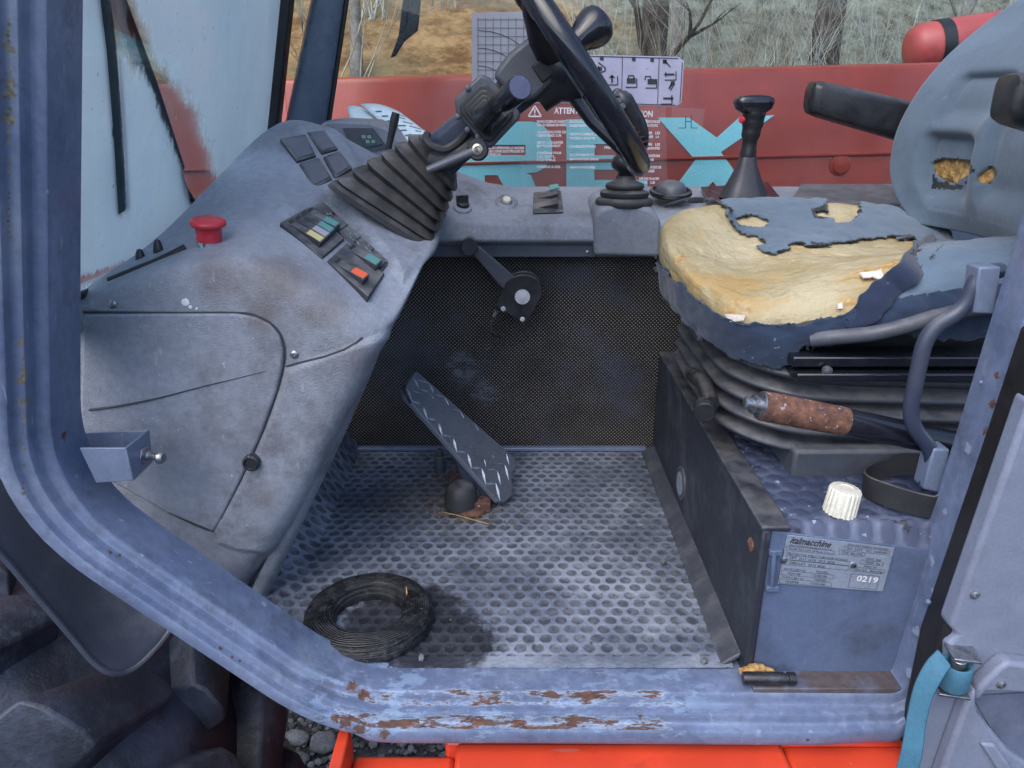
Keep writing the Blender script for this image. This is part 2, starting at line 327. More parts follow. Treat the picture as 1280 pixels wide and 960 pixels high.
def m_floor():
    n = NT('floor_mat_rubber'); X, Y, Z = n.xyz()
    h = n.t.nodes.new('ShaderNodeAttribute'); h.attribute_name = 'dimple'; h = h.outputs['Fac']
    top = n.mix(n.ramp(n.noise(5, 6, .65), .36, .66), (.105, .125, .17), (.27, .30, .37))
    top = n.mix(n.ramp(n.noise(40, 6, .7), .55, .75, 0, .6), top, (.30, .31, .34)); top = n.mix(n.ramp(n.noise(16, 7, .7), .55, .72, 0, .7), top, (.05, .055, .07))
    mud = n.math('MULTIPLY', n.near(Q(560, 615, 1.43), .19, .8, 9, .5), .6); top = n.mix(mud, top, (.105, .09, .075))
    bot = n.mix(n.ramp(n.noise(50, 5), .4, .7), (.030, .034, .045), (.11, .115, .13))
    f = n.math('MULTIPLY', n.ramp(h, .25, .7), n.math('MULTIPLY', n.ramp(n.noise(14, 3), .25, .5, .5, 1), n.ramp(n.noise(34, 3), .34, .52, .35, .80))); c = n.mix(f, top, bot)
    oil = n.near((-.175, 1.015, 0), .128, .3, 26, .42); oil = n.math('MAXIMUM', oil, n.near((-.10, .975, 0), .085, .3, 40, .5)); c = n.mix(n.math('MULTIPLY', oil, .85), c, (.012, .013, .018))
    sp = n.ramp(n.noise(190, 3), .70, .74, 0, .8); c = n.mix(sp, c, (.40, .40, .40)); br = n.ramp(n.noise(75, 6), .68, .73, 0, .7); c = n.mix(br, c, (.12, .085, .05))
    return n.set(col=c, rough=n.math('SUBTRACT', n.ramp(n.noise(25, 5), .3, .7, .42, .70), n.math('MULTIPLY', oil, .18)), normal=n.bump(n.noise(240, 4), .3, .0015), spec=.35)
M_FLOOR = m_floor()
def m_mesh():
    n = NT('perforated_panel'); X, Y, Z = n.xyz(); k = 2 * math.pi / .0088
    g = n.math('MULTIPLY', n.math('SINE', n.math('MULTIPLY', X, k)), n.math('SINE', n.math('MULTIPLY', Z, k)))
    dot = n.ramp(g, .15, .65); c = n.mix(n.math('MULTIPLY', dot, n.ramp(n.noise(7, 3), .3, .6, .55, 1)), (.013, .0125, .0135), (.22, .20, .185))
    du = n.math('MULTIPLY', n.ramp(n.noise(5, 6, .6, stretch=(1, 1, 1.3)), .50, .74), .5); c = n.mix(du, c, (.055, .07, .11))
    sm = n.near(Q(575, 460, 1.69), .055, .9, 14, .9); sm = n.math('MAXIMUM', sm, n.near(Q(610, 490, 1.69), .04, .9, 14, .9)); c = n.mix(n.math('MULTIPLY', n.math('MULTIPLY', sm, n.ramp(n.noise(50, 7, .75, stretch=(.5, 1, 1.4)), .40, .62)), .6), c, (.15, .175, .22))
    sc = n.ramp(n.noise(60, 4, stretch=(.5, 1, 1)), .70, .75, 0, .5); c = n.mix(sc, c, (.12, .13, .16))
    return n.set(col=c, rough=.6, normal=n.bump(g, .4, .0015), spec=.18)
M_MESH = m_mesh()
def m_foam():
    n = NT('exposed_foam'); c = n.mix(n.ramp(n.noise(7, 5, .6), .36, .66), (.35, .28, .15), (.47, .40, .26))
    crumb = n.ramp(n.noise(9, 3), .55, .68); c = n.mix(n.math('MULTIPLY', crumb, .65), c, (.46, .29, .10)); c = n.mix(n.ramp(n.noise(90, 6), .6, .75, 0, .5), c, (.36, .24, .09))
    c = n.mix(n.ramp(n.noise(22, 7, .7), .58, .74, 0, .7), c, (.24, .19, .13)); sp_ = n.ramp(n.noise(260, 3, .6), .62, .72, 0, .55); c = n.mix(sp_, c, (.28, .20, .11))
    for p, r in ((Q(1092, 340, 1.13), .035), (Q(925, 378, 1.12), .03), (Q(905, 388, 1.13), .022), (Q(1120, 322, 1.14), .025), (Q(850, 320, 1.26), .02), (Q(1060, 380, 1.1), .02)): c = n.mix(n.math('MULTIPLY', n.near(p, r, .7, 60, .8), .8), c, n.mix(n.ramp(n.noise(130, 5), .35, .65), (.30, .17, .055), (.58, .38, .16)))
    nb = n.bump(n.noise(320, 4), .7, .003); nb = n.bump(n.noise(24, 5, .6, stretch=(1, 2, 1)), .55, .010, nb)
    return n.set(col=c, rough=.85, normal=nb, spec=.25)
M_FOAM = m_foam()
M_CRUMB = NT('crumbled_foam'); M_CRUMB = M_CRUMB.set(col=M_CRUMB.mix(M_CRUMB.ramp(M_CRUMB.noise(120, 6), .35, .7), (.30, .16, .05), (.62, .40, .16)), rough=.9, normal=M_CRUMB.bump(M_CRUMB.noise(150, 6), 1, .006))
def m_fabric(name, col, dark=.35):
    n = NT(name); c = n.mix(n.ramp(n.noise(6, 5, .6), .35, .7), col, tuple(x * 1.35 for x in col)); c = n.mix(n.math('MULTIPLY', n.ramp(n.noise(8, 7, .7), .52, .75), dark), c, (.035, .04, .055))
    wv = n.ramp(n.noise(900, 1), .3, .7, -1, 1)
    c = n.mix(n.ramp(wv, -.6, .8, 0, .22), c, tuple(x * 1.8 for x in col)); c = n.mix(n.ramp(n.noise(140, 4), .66, .72, 0, .4), c, (.30, .33, .37))
    nb = n.bump(n.math('ADD', n.math('MULTIPLY', wv, .4), n.noise(400, 2)), .35, .0015); nb = n.bump(n.noise(16, 4), .4, .006, nb)
    return n.set(col=c, rough=.85, normal=nb, sheen=.25, spec=.2)
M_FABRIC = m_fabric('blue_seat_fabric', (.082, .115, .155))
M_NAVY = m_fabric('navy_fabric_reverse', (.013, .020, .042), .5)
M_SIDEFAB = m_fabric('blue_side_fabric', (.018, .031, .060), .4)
M_CHAR = m_fabric('frayed_black_edge', (.013, .014, .019), .3)
M_FLAP = worn('foam_scrap', (.62, .55, .50), dirt=(.45, .35, .25), dirt_amt=.5, scale=40, rough=.8, grain=300, gstr=.3, scratch=0)
def m_glass(name, haze=.03, tint=(.93, .97, .98), spk=.3):
    n = NT(name); t = n.t; tr = t.nodes.new('ShaderNodeBsdfTransparent'); tr.inputs[0].default_value = (*tint, 1); gl = t.nodes.new('ShaderNodeBsdfGlossy'); gl.inputs['Roughness'].default_value = .02
    fr = t.nodes.new('ShaderNodeFresnel'); fr.inputs[0].default_value = 1.3; mx = t.nodes.new('ShaderNodeMixShader'); n.put(mx.inputs[0], fr.outputs[0]); n.put(mx.inputs[1], tr.outputs[0]); n.put(mx.inputs[2], gl.outputs[0])
    df = t.nodes.new('ShaderNodeBsdfDiffuse'); df.inputs[0].default_value = (.45, .48, .52, 1); hz = n.math('ADD', n.ramp(n.noise(3, 4), .3, .8, 0, haze), n.ramp(n.noise(120, 3), .68, .72, 0, spk))
    m2 = t.nodes.new('ShaderNodeMixShader'); n.put(m2.inputs[0], hz); n.put(m2.inputs[1], mx.outputs[0]); n.put(m2.inputs[2], df.outputs[0]); n.put(n.out.inputs[0], m2.outputs[0]); return n.m
M_GLASS = m_glass('side_glass', .02, spk=.12)
def m_fog():      # windscreen glass under a film of frost, scraped and wiped thin in places
    n = NT('frosted_glass'); t = n.t; X, Y, Z = n.xyz()
    wipe = None
    jag = n.math('SUBTRACT', n.noise(30, 6, .75, stretch=(1, 1, .45)), .5)
    for (a, b, c_, wd) in WIPES:
        a, b = Vector(a), Vector(b); ab = b - a; L = ab.length
        tt = n.math('DIVIDE', n.vmath('DOT_PRODUCT', n.vmath('SUBTRACT', n.pos, tuple(a)), tuple(ab / L)), L, clamp=True)
        pr = n.vmath('ADD', n.vmath('MULTIPLY', n.vmath('SUBTRACT', n.pos, n.pos), (0, 0, 0)), tuple(a))
        sc_ = n.t.nodes.new('ShaderNodeVectorMath'); sc_.operation = 'SCALE'; sc_.inputs[0].default_value = tuple(ab); n.put(sc_.inputs['Scale'], tt)
        d = n.vmath('DISTANCE', n.pos, n.vmath('ADD', pr, sc_.outputs[0])); d = n.math('ADD', d, n.math('MULTIPLY', jag, wd * 2.4))
        w = n.math('MULTIPLY', n.ramp(d, wd, wd * .45), c_); wipe = w if wipe is None else n.math('MAXIMUM', wipe, w)
    spk = n.ramp(n.noise(85, 3), .68, .73, 0, .5); wipe = n.math('MAXIMUM', wipe, spk)
    frost = n.math('SUBTRACT', n.math('MINIMUM', n.ramp(n.noise(6, 5), .2, .8, .80, .95), n.ramp(n.noise(38, 6, .7), .25, .5, .72, .97)), wipe, clamp=True)
    frost = n.math('MAXIMUM', frost, n.ramp(n.noise(210, 3), .62, .68, 0, .25))
    tr = t.nodes.new('ShaderNodeBsdfTransparent'); tr.inputs[0].default_value = (.8, .9, .92, 1)
    gl = t.nodes.new('ShaderNodeBsdfGlossy'); gl.inputs['Roughness'].default_value = .03; fr = t.nodes.new('ShaderNodeFresnel'); fr.inputs[0].default_value = 1.45
    df = t.nodes.new('ShaderNodeBsdfDiffuse'); n.put(df.inputs[0], n.mix(n.ramp(n.noise(24, 5, .6, stretch=(1, 1, .12)), .45, .7, 0, .55), n.mix(n.ramp(n.noise(5, 5, .65), .36, .62), (.74, .82, .88), (.94, .97, .98)), (.97, .98, .99)))
    tl = t.nodes.new('ShaderNodeBsdfTranslucent'); tl.inputs[0].default_value = (.75, .88, .95, 1); m0 = t.nodes.new('ShaderNodeMixShader'); m0.inputs[0].default_value = .5; n.put(m0.inputs[1], df.outputs[0]); n.put(m0.inputs[2], tl.outputs[0])
    m1 = t.nodes.new('ShaderNodeMixShader'); n.put(m1.inputs[0], frost); n.put(m1.inputs[1], tr.outputs[0]); n.put(m1.inputs[2], m0.outputs[0])
    m2 = t.nodes.new('ShaderNodeMixShader'); n.put(m2.inputs[0], n.math('MULTIPLY', fr.outputs[0], .7)); n.put(m2.inputs[1], m1.outputs[0]); n.put(m2.inputs[2], gl.outputs[0]); n.put(n.out.inputs[0], m2.outputs[0]); return n.m
WSN = Vector((1, 0, -.22)).normalized(); WSP = Vector((-.555, 1.3, .8))     # windscreen plane
def QW(px, py): return QP(px, py, WSP, WSN)
WIPES = [(QW(140, 20), QW(153, 262), .9, .016), (QW(165, 20), QW(235, 205), .9, .030), (QW(205, 105), QW(250, 185), .9, .040), (QW(228, 150), QW(266, 240), .97, .062), (QW(235, 200), QW(250, 270), .9, .03), (QW(150, 10), QW(175, 60), .7, .05), (QW(105, 352), QW(215, 318), .85, .014), (QW(196, 330), QW(240, 300), .8, .02)]
M_FOG = m_fog()
def m_sheet(name, col, alpha):
    n = NT(name); c = n.mix(n.ramp(n.noise(9, 4), .3, .7), col, tuple(x * .8 for x in col)); c = n.mix(n.ramp(n.noise(150, 3), .66, .72), c, tuple(x * .6 for x in col)); return n.set(col=c, rough=.3, alpha=alpha)
M_STICK = m_sheet('lilac_sticker', (.38, .37, .50), 1.0)
M_GRIDSTICK = m_sheet('grid_sticker', (.36, .36, .42), .85)
M_FILM = m_sheet('clear_film', (.45, .50, .52), .05)
def m_tyre():
    n = NT('tyre_rubber'); c = n.mix(n.ramp(n.noise(6, 6, .65), .4, .7), (.015, .018, .029), (.058, .072, .112)); c = n.mix(n.ramp(n.noise(14, 8, .75, stretch=(1, 1, .6)), .54, .70, 0, .7), c, (.10, .115, .15))
    c = n.mix(n.ramp(n.noise(40, 7, .7), .66, .72, 0, .7), c, (.085, .075, .075)); nb = n.bump(n.noise(30, 7, .7), .6, .006); return n.set(col=c, rough=.5, normal=nb)
M_TYRE = m_tyre()
M_FENDER = worn('mudguard_plastic', (.045, .054, .080), dirt=(.12, .135, .165), dirt_amt=.8, scale=8, rough=.42, grain=200, gstr=.15, scratch=.2, light=(.12, .085, .06), lightscale=12, dust=.25)
def m_noise2(name, a, b, scale, c=None, rough=.9, bs=.6, bd=.02, cscale=None):
    n = NT(name); k = n.mix(n.ramp(n.noise(scale, 7, .7), .35, .65), a, b)
    if c: k = n.mix(n.ramp(n.noise(cscale or scale * 3.3, 6, .7), .52, .66), k, c)
    return n.set(col=k, rough=rough, normal=n.bump(n.noise(scale * 8, 5), bs, bd), spec=.2)
M_GRAVELBASE = m_noise2('gravel_ground', (.05, .052, .058), (.11, .115, .125), 30, (.03, .03, .033))
M_STONES = [m_noise2('stone_grey', (.10, .105, .115), (.21, .215, .23), 18), m_noise2('stone_dark', (.05, .052, .058), (.12, .125, .135), 22)]
from mathutils.bvhtree import BVHTree
def bvh_of(me): return BVHTree.FromPolygons([v.co.copy() for v in me.vertices], [tuple(p.vertices) for p in me.polygons])
def hit(bv, px, py):
    loc, nor, _, _ = bv.ray_cast(Vector((0, 0, CAMZ)), ray(px, py).normalized())
    if loc is None: return None
    if nor.dot(ray(px, py)) > 0: nor = -nor
    return loc, nor
def patch_plane(bv, pts):          # mean point and normal of a surface under some pixels
    hs = [hit(bv, *p) for p in pts]; hs = [h for h in hs if h]
    return sum((h[0] for h in hs), Vector()) / len(hs), sum((h[1] for h in hs), Vector()).normalized()
def on(pts, pl, off=0.0): return [QP(x, y, pl[0] + pl[1] * off, pl[1]) for x, y in pts]
def slab(pts, pl, a, b):           # prism standing on a plane from height a to b
    A = on(pts, pl, 0); A = [p + pl[1] * a for p in A]
    return MB().prism(A, pl[1] * (b - a))
def lerp(a, b, t): return tuple(x + (y - x) * t for x, y in zip(a, b))
def disc(mb, p, n, r, h, seg=16, lip=.15): return mb.lathe([(r, 0), (r, h * .7), (r * (1 - lip), h), (0.0001, h)], p, n, seg, cap=False)
def loft(rings, cap=True):
    mb = MB(); n = len(rings[0]); vs = [p for r in rings for p in r]; m = len(rings)
    fs = [(i * n + k, i * n + (k + 1) % n, (i + 1) * n + (k + 1) % n, (i + 1) * n + k) for i in range(m - 1) for k in range(n)]
    if cap: fs += [tuple(range(n))[::-1], tuple(range((m - 1) * n, m * n))]
    return mb.add(vs, fs)
# ================================================================ ground outside
GZ = -1.12
g = MB(); rows = []
def gh(x, y):
    h = GZ + .012 * nz((x, y, 0), 3)
    if y < -9: h += (-9 - y) * .16 * (1 + .25 * nz((x * .2, y * .1, 3)))
    if y > 9: h += (y - 9) ** 1.25 * .30 * (1 + .12 * nz((x * .07, y * .07, 1))) + .5 * nz((x * .12, y * .12, 5)) * min(1, (y - 9) / 6)
    return h
ys = [-70, -55, -40, -30, -22, -16, -12, -9, -6, -3, -1, 0, .5, 1, 1.5, 2, 2.5, 3, 4, 5, 6, 7, 8, 9] + [9 + i * 1.5 for i in range(1, 46)] + [90, 120, 200]
xs = [-160, -100, -70] + [-50 + i * 2 for i in range(51)] + [70, 100, 160]
for y in ys: rows.append([Vector((x, y, gh(x, y))) for x in xs])
g.grid(rows)
def m_terrain():
    n = NT('hillside_ground'); X, Y, Z = n.xyz()
    grav = n.mix(n.ramp(n.noise(30, 6), .35, .65), (.045, .047, .053), (.12, .123, .132)); grav = n.mix(n.ramp(n.noise(8, 5), .4, .7, 0, .5), grav, (.06, .055, .05))
    leaf = n.mix(n.ramp(n.noise(1.6, 9, .75), .36, .64), (.24, .12, .05), (.68, .42, .19)); leaf = n.mix(n.ramp(n.noise(.5, 6), .45, .65, 0, .7), leaf, (.30, .25, .14))
    moss = n.mix(n.ramp(n.noise(2.5, 8, .7), .36, .62), (.08, .09, .07), (.33, .37, .29)); leaf = n.mix(n.math('MULTIPLY', n.ramp(n.math('ADD', X, n.math('MULTIPLY', n.noise(.5, 4), 8)), 2.5, 8), .85), leaf, moss)
    straw = n.mix(n.ramp(n.noise(5, 6), .35, .65), (.34, .26, .10), (.50, .42, .20))
    f = n.math('ADD', Y, n.math('MULTIPLY', n.noise(.6, 4), 3)); c = n.mix(n.ramp(f, 6, 7.5), grav, straw); c = n.mix(n.ramp(f, 11.5, 13.5), c, leaf)
    return n.set(col=c, rough=.95, normal=n.bump(n.noise(3, 8, .75), 1, .25), spec=.1)
obj('ground', g, m_terrain(), smooth=180, kind='structure', loc=(0, 0, GZ), fix=False)
# stones of the yard, seen through the gap under the frame
def stone_mb(mb, c, r, rng):
    bm = bmesh.new(); bmesh.ops.create_icosphere(bm, subdivisions=2 if r > .02 else 1, radius=1)
    sx, sy, sz = r * rng.uniform(.8, 1.3), r * rng.uniform(.7, 1.1), r * rng.uniform(.5, .8); o = rng.uniform(0, 50); a = rng.uniform(0, 6.3)
    vs = []
    for v in bm.verts:
        k = 1 + .28 * nz(v.co, 1.3, o); p = Vector((v.co.x * sx * k, v.co.y * sy * k, v.co.z * sz * k)); p.rotate(Matrix.Rotation(a, 3, 'Z')); vs.append(Vector(c) + p)
    mb.add(vs, [tuple(v.index for v in f.verts) for f in bm.faces]); bm.free()
rng = random.Random(3); gm = MB(); gm2 = MB()
for i in range(2300):
    x = rng.uniform(-1.0, -.15); y = rng.uniform(1.3, 2.7); r = rng.choice([.006, .008, .010, .012, .016]); stone_mb(gm if i % 2 else gm2, (x, y, GZ + r * .35), r, rng)
tag(obj('gravel', gm, M_STONES[1], smooth=50), kind='stuff'); tag(obj('gravel', gm2, M_STONES[0], smooth=50), kind='stuff')
for (px, py, r, lb) in ((372, 922, .034, 'larger pale grey stone lying in the gravel under the cab'), (404, 928, .040, 'largest grey stone in the gravel beside the red chassis'), (345, 938, .030, 'rounded grey stone in the gravel near the tyre'), (376, 948, .026, 'small flat grey stone below the larger pale one')):
    sm = MB(); p = QZ(px, py, GZ + .012); stone_mb(sm, p, r, rng); obj('stone', sm, M_STONES[0], smooth=50, label=lb, cat='stone', group='stones in the gravel')
# ================================================================ trees, bushes on the slope
M_BARK = m_noise2('bark', (.055, .042, .034), (.15, .125, .105), 6, bs=1, bd=.05); M_BARKPALE = m_noise2('pale_bark', (.16, .14, .125), (.34, .31, .28), 5, bs=.8, bd=.04)
M_TWIG = m_noise2('dry_twigs', (.20, .165, .12), (.42, .37, .29), 3); M_TWIGPALE = m_noise2('pale_twigs', (.30, .30, .27), (.52, .53, .49), 3); M_MOSS = m_noise2('moss', (.05, .05, .04), (.15, .14, .09), 5, bs=1, bd=.1)
def branch(mb, p, d, L, r, depth, rng, spread=.6, n=5):
    pts = [p]; q = Vector(p); dd = Vector(d)
    for k in range(4):
        dd = (dd + Vector((rng.uniform(-1, 1), rng.uniform(-1, 1), rng.uniform(-.3, .6))) * .24).normalized(); q = q + dd * L / 4; pts.append(q.copy())
    mb.tube(pts, [r, r * .85, r * .68, r * .5, r * .3], n, cap=False)
    if depth > 0:
        for k in range(rng.choice([2, 3, 3])):
            i = rng.choice([2, 3, 3, 4]); nd = (dd + Vector((rng.uniform(-1, 1), rng.uniform(-1, 1), rng.uniform(-.2, .9))) * spread).normalized(); branch(mb, pts[i], nd, L * rng.uniform(.5, .75), r * .45, depth - 1, rng, spread, max(3, n - 1))
def tree(px, d, r, mat, lb, lean=0.0, seed=0, hgt=7.5):
    rng = random.Random(seed); p = Q(px, 60, d); z = gh(p.x, d); t = thing('bare_tree', (p.x, d, z), lb, 'tree', 'bare trees on the slope')
    m = MB(); pts = [Vector((p.x + lean * k * hgt / 8 + .05 * nz((k, seed, 0), 1.1), d, z - .1 + hgt * k / 8)) for k in range(9)]; m.tube(pts, [r * (1.25 if k == 0 else 1 - k * .075) for k in range(9)], 12); obj('trunk', m, mat, t)
    m = MB()
    for k in range(16): i = rng.randrange(2, 9); branch(m, pts[i], Vector((rng.uniform(-1, 1), rng.uniform(-.8, .8), .45)).normalized(), rng.uniform(1, 2.2), r * .28, 2, rng)
    obj('crown', m, mat, t)
for a in ((812, 10.5, .21, M_BARK, 'dark bare tree behind the middle of the red boom, thicker one', .02, 1), (846, 13, .12, M_BARKPALE, 'pale slender bare tree beside the thick dark trunk', -.01, 2), (1030, 11.5, .24, M_BARK, 'dark broken tree trunk standing on a mossy mound', .01, 3), (445, 14, .10, M_BARKPALE, 'thin pale bare tree seen beside the far windscreen pillar', .03, 4), (1195, 12, .09, M_BARKPALE, 'thin pale bare tree behind the red cylinder cover', .02, 5)): tree(*a)
mm = MB(); p = Q(1035, 100, 9.8); rw = []
for i in range(15):
    rw.append([Vector((p.x - 2.2 + 4.4 * i / 14, 9.2 + 3 * j / 10, gh(p.x, 9.2) - .15 + 1.75 * math.exp(-((i - 7) / 3.4) ** 2 - ((j - 5) / 3.4) ** 2) * (1 + .4 * nz((i, j, 0), .6)) + .1 * nz((i, j, 3), .9))) for j in range(11)])
mm.grid(rw); obj('mossy_mound', mm, M_MOSS, smooth=180, label='dark mossy mound of earth around the broken tree trunk', cat='mound')
bl = [('tangled dry pale shrub', M_TWIG), ('grey leafless shrub', M_TWIGPALE)]
spots = [(900, 9.8), (935, 10.6), (975, 9.9), (1075, 10.3), (1115, 9.9), (1150, 10.8), (1180, 10.1), (880, 11.5), (1010, 12.5), (1220, 11), (760, 13), (560, 16.5), (590, 17), (470, 16), (430, 13), (860, 9.6), (955, 11.8), (1095, 12)]
for i, (px, d) in enumerate(spots):
    rng = random.Random(50 + i); p = Q(px, 100, d); z = gh(p.x, d); m = MB(); big = px > 700
    for k in range(15 if big else 12):
        a = rng.uniform(0, 6.28); branch(m, Vector((p.x + rng.uniform(-.3, .3), d + rng.uniform(-.3, .3), z - .05)), Vector((math.cos(a) * .55, math.sin(a) * .4, 1)).normalized(), rng.uniform(1.2, 2.6), .012 if big else .02, 2, rng, .8, 3)
    obj('leafless_shrub', m, bl[(i % 3 == 1) if px < 1040 else 1][1], label='leafless shrub with tangled thin twigs on the slope beyond the red boom', cat='shrub', group='leafless shrubs on the slope', smooth=180)
# ================================================================ red telescopic boom with lettering
BY = 2.25; bt = thing('telescopic_boom', (0, 2.4, .2), 'dull red telescopic boom with turquoise capital letters, outside the far window', 'boom')
c0 = Q(400, 97, BY); c1 = Q(1110, 79, BY); sl = (c1.z - c0.z) / (c1.x - c0.x)
def bz(x): return c0.z + sl * (x - c0.x)
def bprof(x): return [Vector((x, BY, bz(x) - .62)), Vector((x, BY, bz(x) - .018)), Vector((x, BY + .006, bz(x) - .006)), Vector((x, BY + .02, bz(x))), Vector((x, BY + .33, bz(x))), Vector((x, BY + .35, bz(x) - .62))]
obj('boom_body', loft([bprof(-2.6), bprof(-.4), bprof(.6), bprof(1.62)]), M_BOOM, bt, smooth=30)
def bp(pts, a=.001, b=.003): return MB().prism([Q(x, y, BY - a) for x, y in pts], (0, -(b - a), 0))
lt = [bp([(386, 152), (482, 152), (482, 172), (430, 172), (430, 240), (410, 240), (410, 172), (386, 172)])]
arc = [(664 + 27 * math.sin(R(a)), 184 - 32 * math.cos(R(a))) for a in range(0, 181, 15)]
Rl = MB()
for poly in ([(556, 152), (606, 152), (606, 240), (556, 240)], [(606, 152), (664, 152)] + arc[1:5] + [(690, 181), (606, 181)], [(657, 181), (690, 181)] + arc[7:] + [(657, 216)], [(606, 194), (657, 194), (657, 216), (664, 219), (672, 240), (634, 240), (622, 219), (606, 219)]): Rl.prism([Q(x, y, BY - .001) for x, y in poly], (0, -.002, 0))
lt.append(Rl); E = MB()
for poly in ([(708, 149), (743, 149), (743, 240), (708, 240)], [(743, 149), (809, 149), (809, 180), (743, 180)], [(743, 194), (800, 194), (800, 212), (743, 212)], [(743, 225), (809, 225), (809, 240), (743, 240)]): E.prism([Q(x, y, BY - .001) for x, y in poly], (0, -.002, 0))
lt.append(E)
lt.append(bp([(822, 147), (861, 147), (896, 172), (925, 146), (968, 144), (901, 190), (934, 236), (898, 236), (891, 227), (882, 236), (842, 236), (869, 200)]))
for k, l in enumerate(lt): obj('letter', l, M_TURQ, bt, smooth=30)
w = MB(); a = Q(850, 203, BY); b = Q(1120, 198, BY); w.box((-2.5, BY - .008, -.004), (b.x + .4, BY + .001, .004), Matrix.Translation((0, 0, a.z)) @ Matrix.Rotation(-math.atan(sl), 4, 'Y')); obj('weld_strip', w, M_BOOM, bt, bevel=.002)
m = MB(); p = Q(1050, 206, BY); m.lathe([(.030, 0), (.030, .004), (.023, .006), (.023, .012), (.010, .014), (.0001, .014)], p, (0, -1, 0), 24, cap=False); obj('pivot_boss', m, M_BOOM, bt)
# red cover at the back of the machine
t = thing('cylinder_cover', Q(1190, 78, 3.0), 'glossy red rounded cover with a black band, behind the red boom', 'cover')
a = Q(1138, 62, 3.0); b = Q(1250, 45, 3.0)
def cov(x, y, z): return [Vector((x + .0, 3.0 + y * math.cos(q), z + .13 * math.sin(q))) for q in [math.pi * 2 * k / 24 for k in range(24)]]
ax = (b - a).normalized()
m = MB(); m.lathe([(.0001, -.015), (.04, -.012), (.068, 0), (.082, .025), (.086, .10), (.086, .42), (.08, .46)], a, ax, 28); obj('cover_shell', m, m_red('cover_red', (.36, .06, .055), .4), t)
m = MB(); m.lathe([(.088, .08), (.088, .125)], a, ax, 28, cap=False); obj('black_band', m, M_SEAL, t)
m = MB(); m.lathe([(.045, 0), (.045, .05), (.03, .06), (.0001, .06)], a + ax * .34 + Vector((0, -.07, .0)), (0, -1, .2), 16, cap=False); obj('hose_port', m, M_GLOSSBLACK, t)
# ================================================================ cab shell: side window, windscreen, far pillar
WY = 1.88
t = thing('side_window', (.4, WY, .58), 'large clear side window on the far side of the cab, stickers on it', 'window')
m = MB(); m.box((-.53, WY, .50), (1.18, WY + .005, 1.45)); obj('pane', m, M_GLASS, t)
m = MB(); m.box((1.16, WY - .03, .5), (1.22, WY + .03, 1.45)); m.box((-.5, WY - .02, 1.44), (1.2, WY + .03, 1.5)); obj('window_frame', m, M_SEAL, t, bevel=.006)
t = thing('windscreen', (-.6, 1.4, .5), 'frosted front windscreen covered in white frost with narrow scraped streaks', 'windscreen')
def wq(y, z): return Vector((WSP.x + .22 * (z - .8), y, z))
m = MB(); m.prism([wq(.86, .50), wq(1.86, .50), wq(1.86, 1.45), wq(.86, 1.45)], -WSN * .005); obj('pane', m, M_FOG, t)
m = MB(); m.prism([wq(1.835, .5), wq(1.875, .5), wq(1.875, 1.5), wq(1.835, 1.5)], WSN * .022 - Vector((0, 0, 0))); obj('rubber_seal', m, M_SEAL, t, bevel=.005)
m = MB(); q0 = QW(138, 352); q1 = QW(236, 308); m.tube([q0 + WSN * .01, q1 + WSN * .01], .013, 10, flat=.8); obj('gasket', m, M_SEAL, t)
m = MB(); q0 = QW(88, 372) ; m.tube([q0 + WSN * .004, QW(142, 352) + WSN * .004], .006, 8); obj('gasket', m, M_SEAL, t)
t = thing('wiper', QW(235, 255) - WSN * .03, 'dark wiper with diagonal arm and upright blade outside the frosted windscreen', 'wiper')
def wo(px, py, o=.012): return QW(px, py) - WSN * o
m = MB(); m.tube([wo(146, -30), wo(168, 30), wo(196, 105), wo(214, 160), wo(230, 212)], [.012, .012, .012, .012, .013], 8, flat=.6); obj('wiper_arm', m, worn('dark_green_arm', (.010, .028, .034), dirt=(.04, .07, .075), rough=.45), t)
m = MB(); m.tube([wo(226, 212), wo(232, 235), wo(252, 268), wo(262, 290)], [.012, .013, .014, .016], 8, flat=.7); obj('arm_joint', m, M_GLOSSBLACK, t)
m = MB(); m.tube([wo(128, -40, .006), wo(140, 60, .006), wo(148, 160, .006), wo(154, 264, .006)], [.021] * 4, 8, flat=.35)
obj('wiper_blade', m, worn('green_rubber', (.012, .04, .045), dirt=(.05, .09, .09), rough=.5), t)
t = thing('far_pillar', (-.5, 1.87, .5), 'dark blue grey front pillar between frosted windscreen and far side window', 'pillar')
pa = [Q(352, 175, 1.86), Q(358, 120, 1.86), Q(372, 60, 1.86), Q(392, -20, 1.86), Q(398, -45, 1.86)]; pb = [Q(404, 175, 1.84), Q(409, 120, 1.84), Q(421, 40, 1.84), Q(431, -20, 1.84), Q(436, -45, 1.84)]
pl_ = [pa[0] + (pa[4] - pa[0]) * k / 4 * 1.9 for k in range(5)]; pr_ = [pb[0] + (pb[4] - pb[0]) * k / 4 * 1.9 for k in range(5)]
m = loft([[a, a + Vector((.012, -.018, 0)), a.lerp(b, .5) + Vector((0, -.028, 0)), b + Vector((-.012, -.018, 0)), b, b + Vector((-.0, .05, 0)), a + Vector((0, .05, 0))] for a, b in zip(pl_, pr_)]); obj('post', m, worn('pillar_paint', (.085, .11, .155), dirt=(.04, .045, .06), rough=.32, grain=80, gstr=.05, light=None), t, smooth=60)
m = MB(); m.tube([b + Vector((.004, .01, 0)) for b in pr_], .006, 8); obj('window_seal', m, M_SEAL, t)
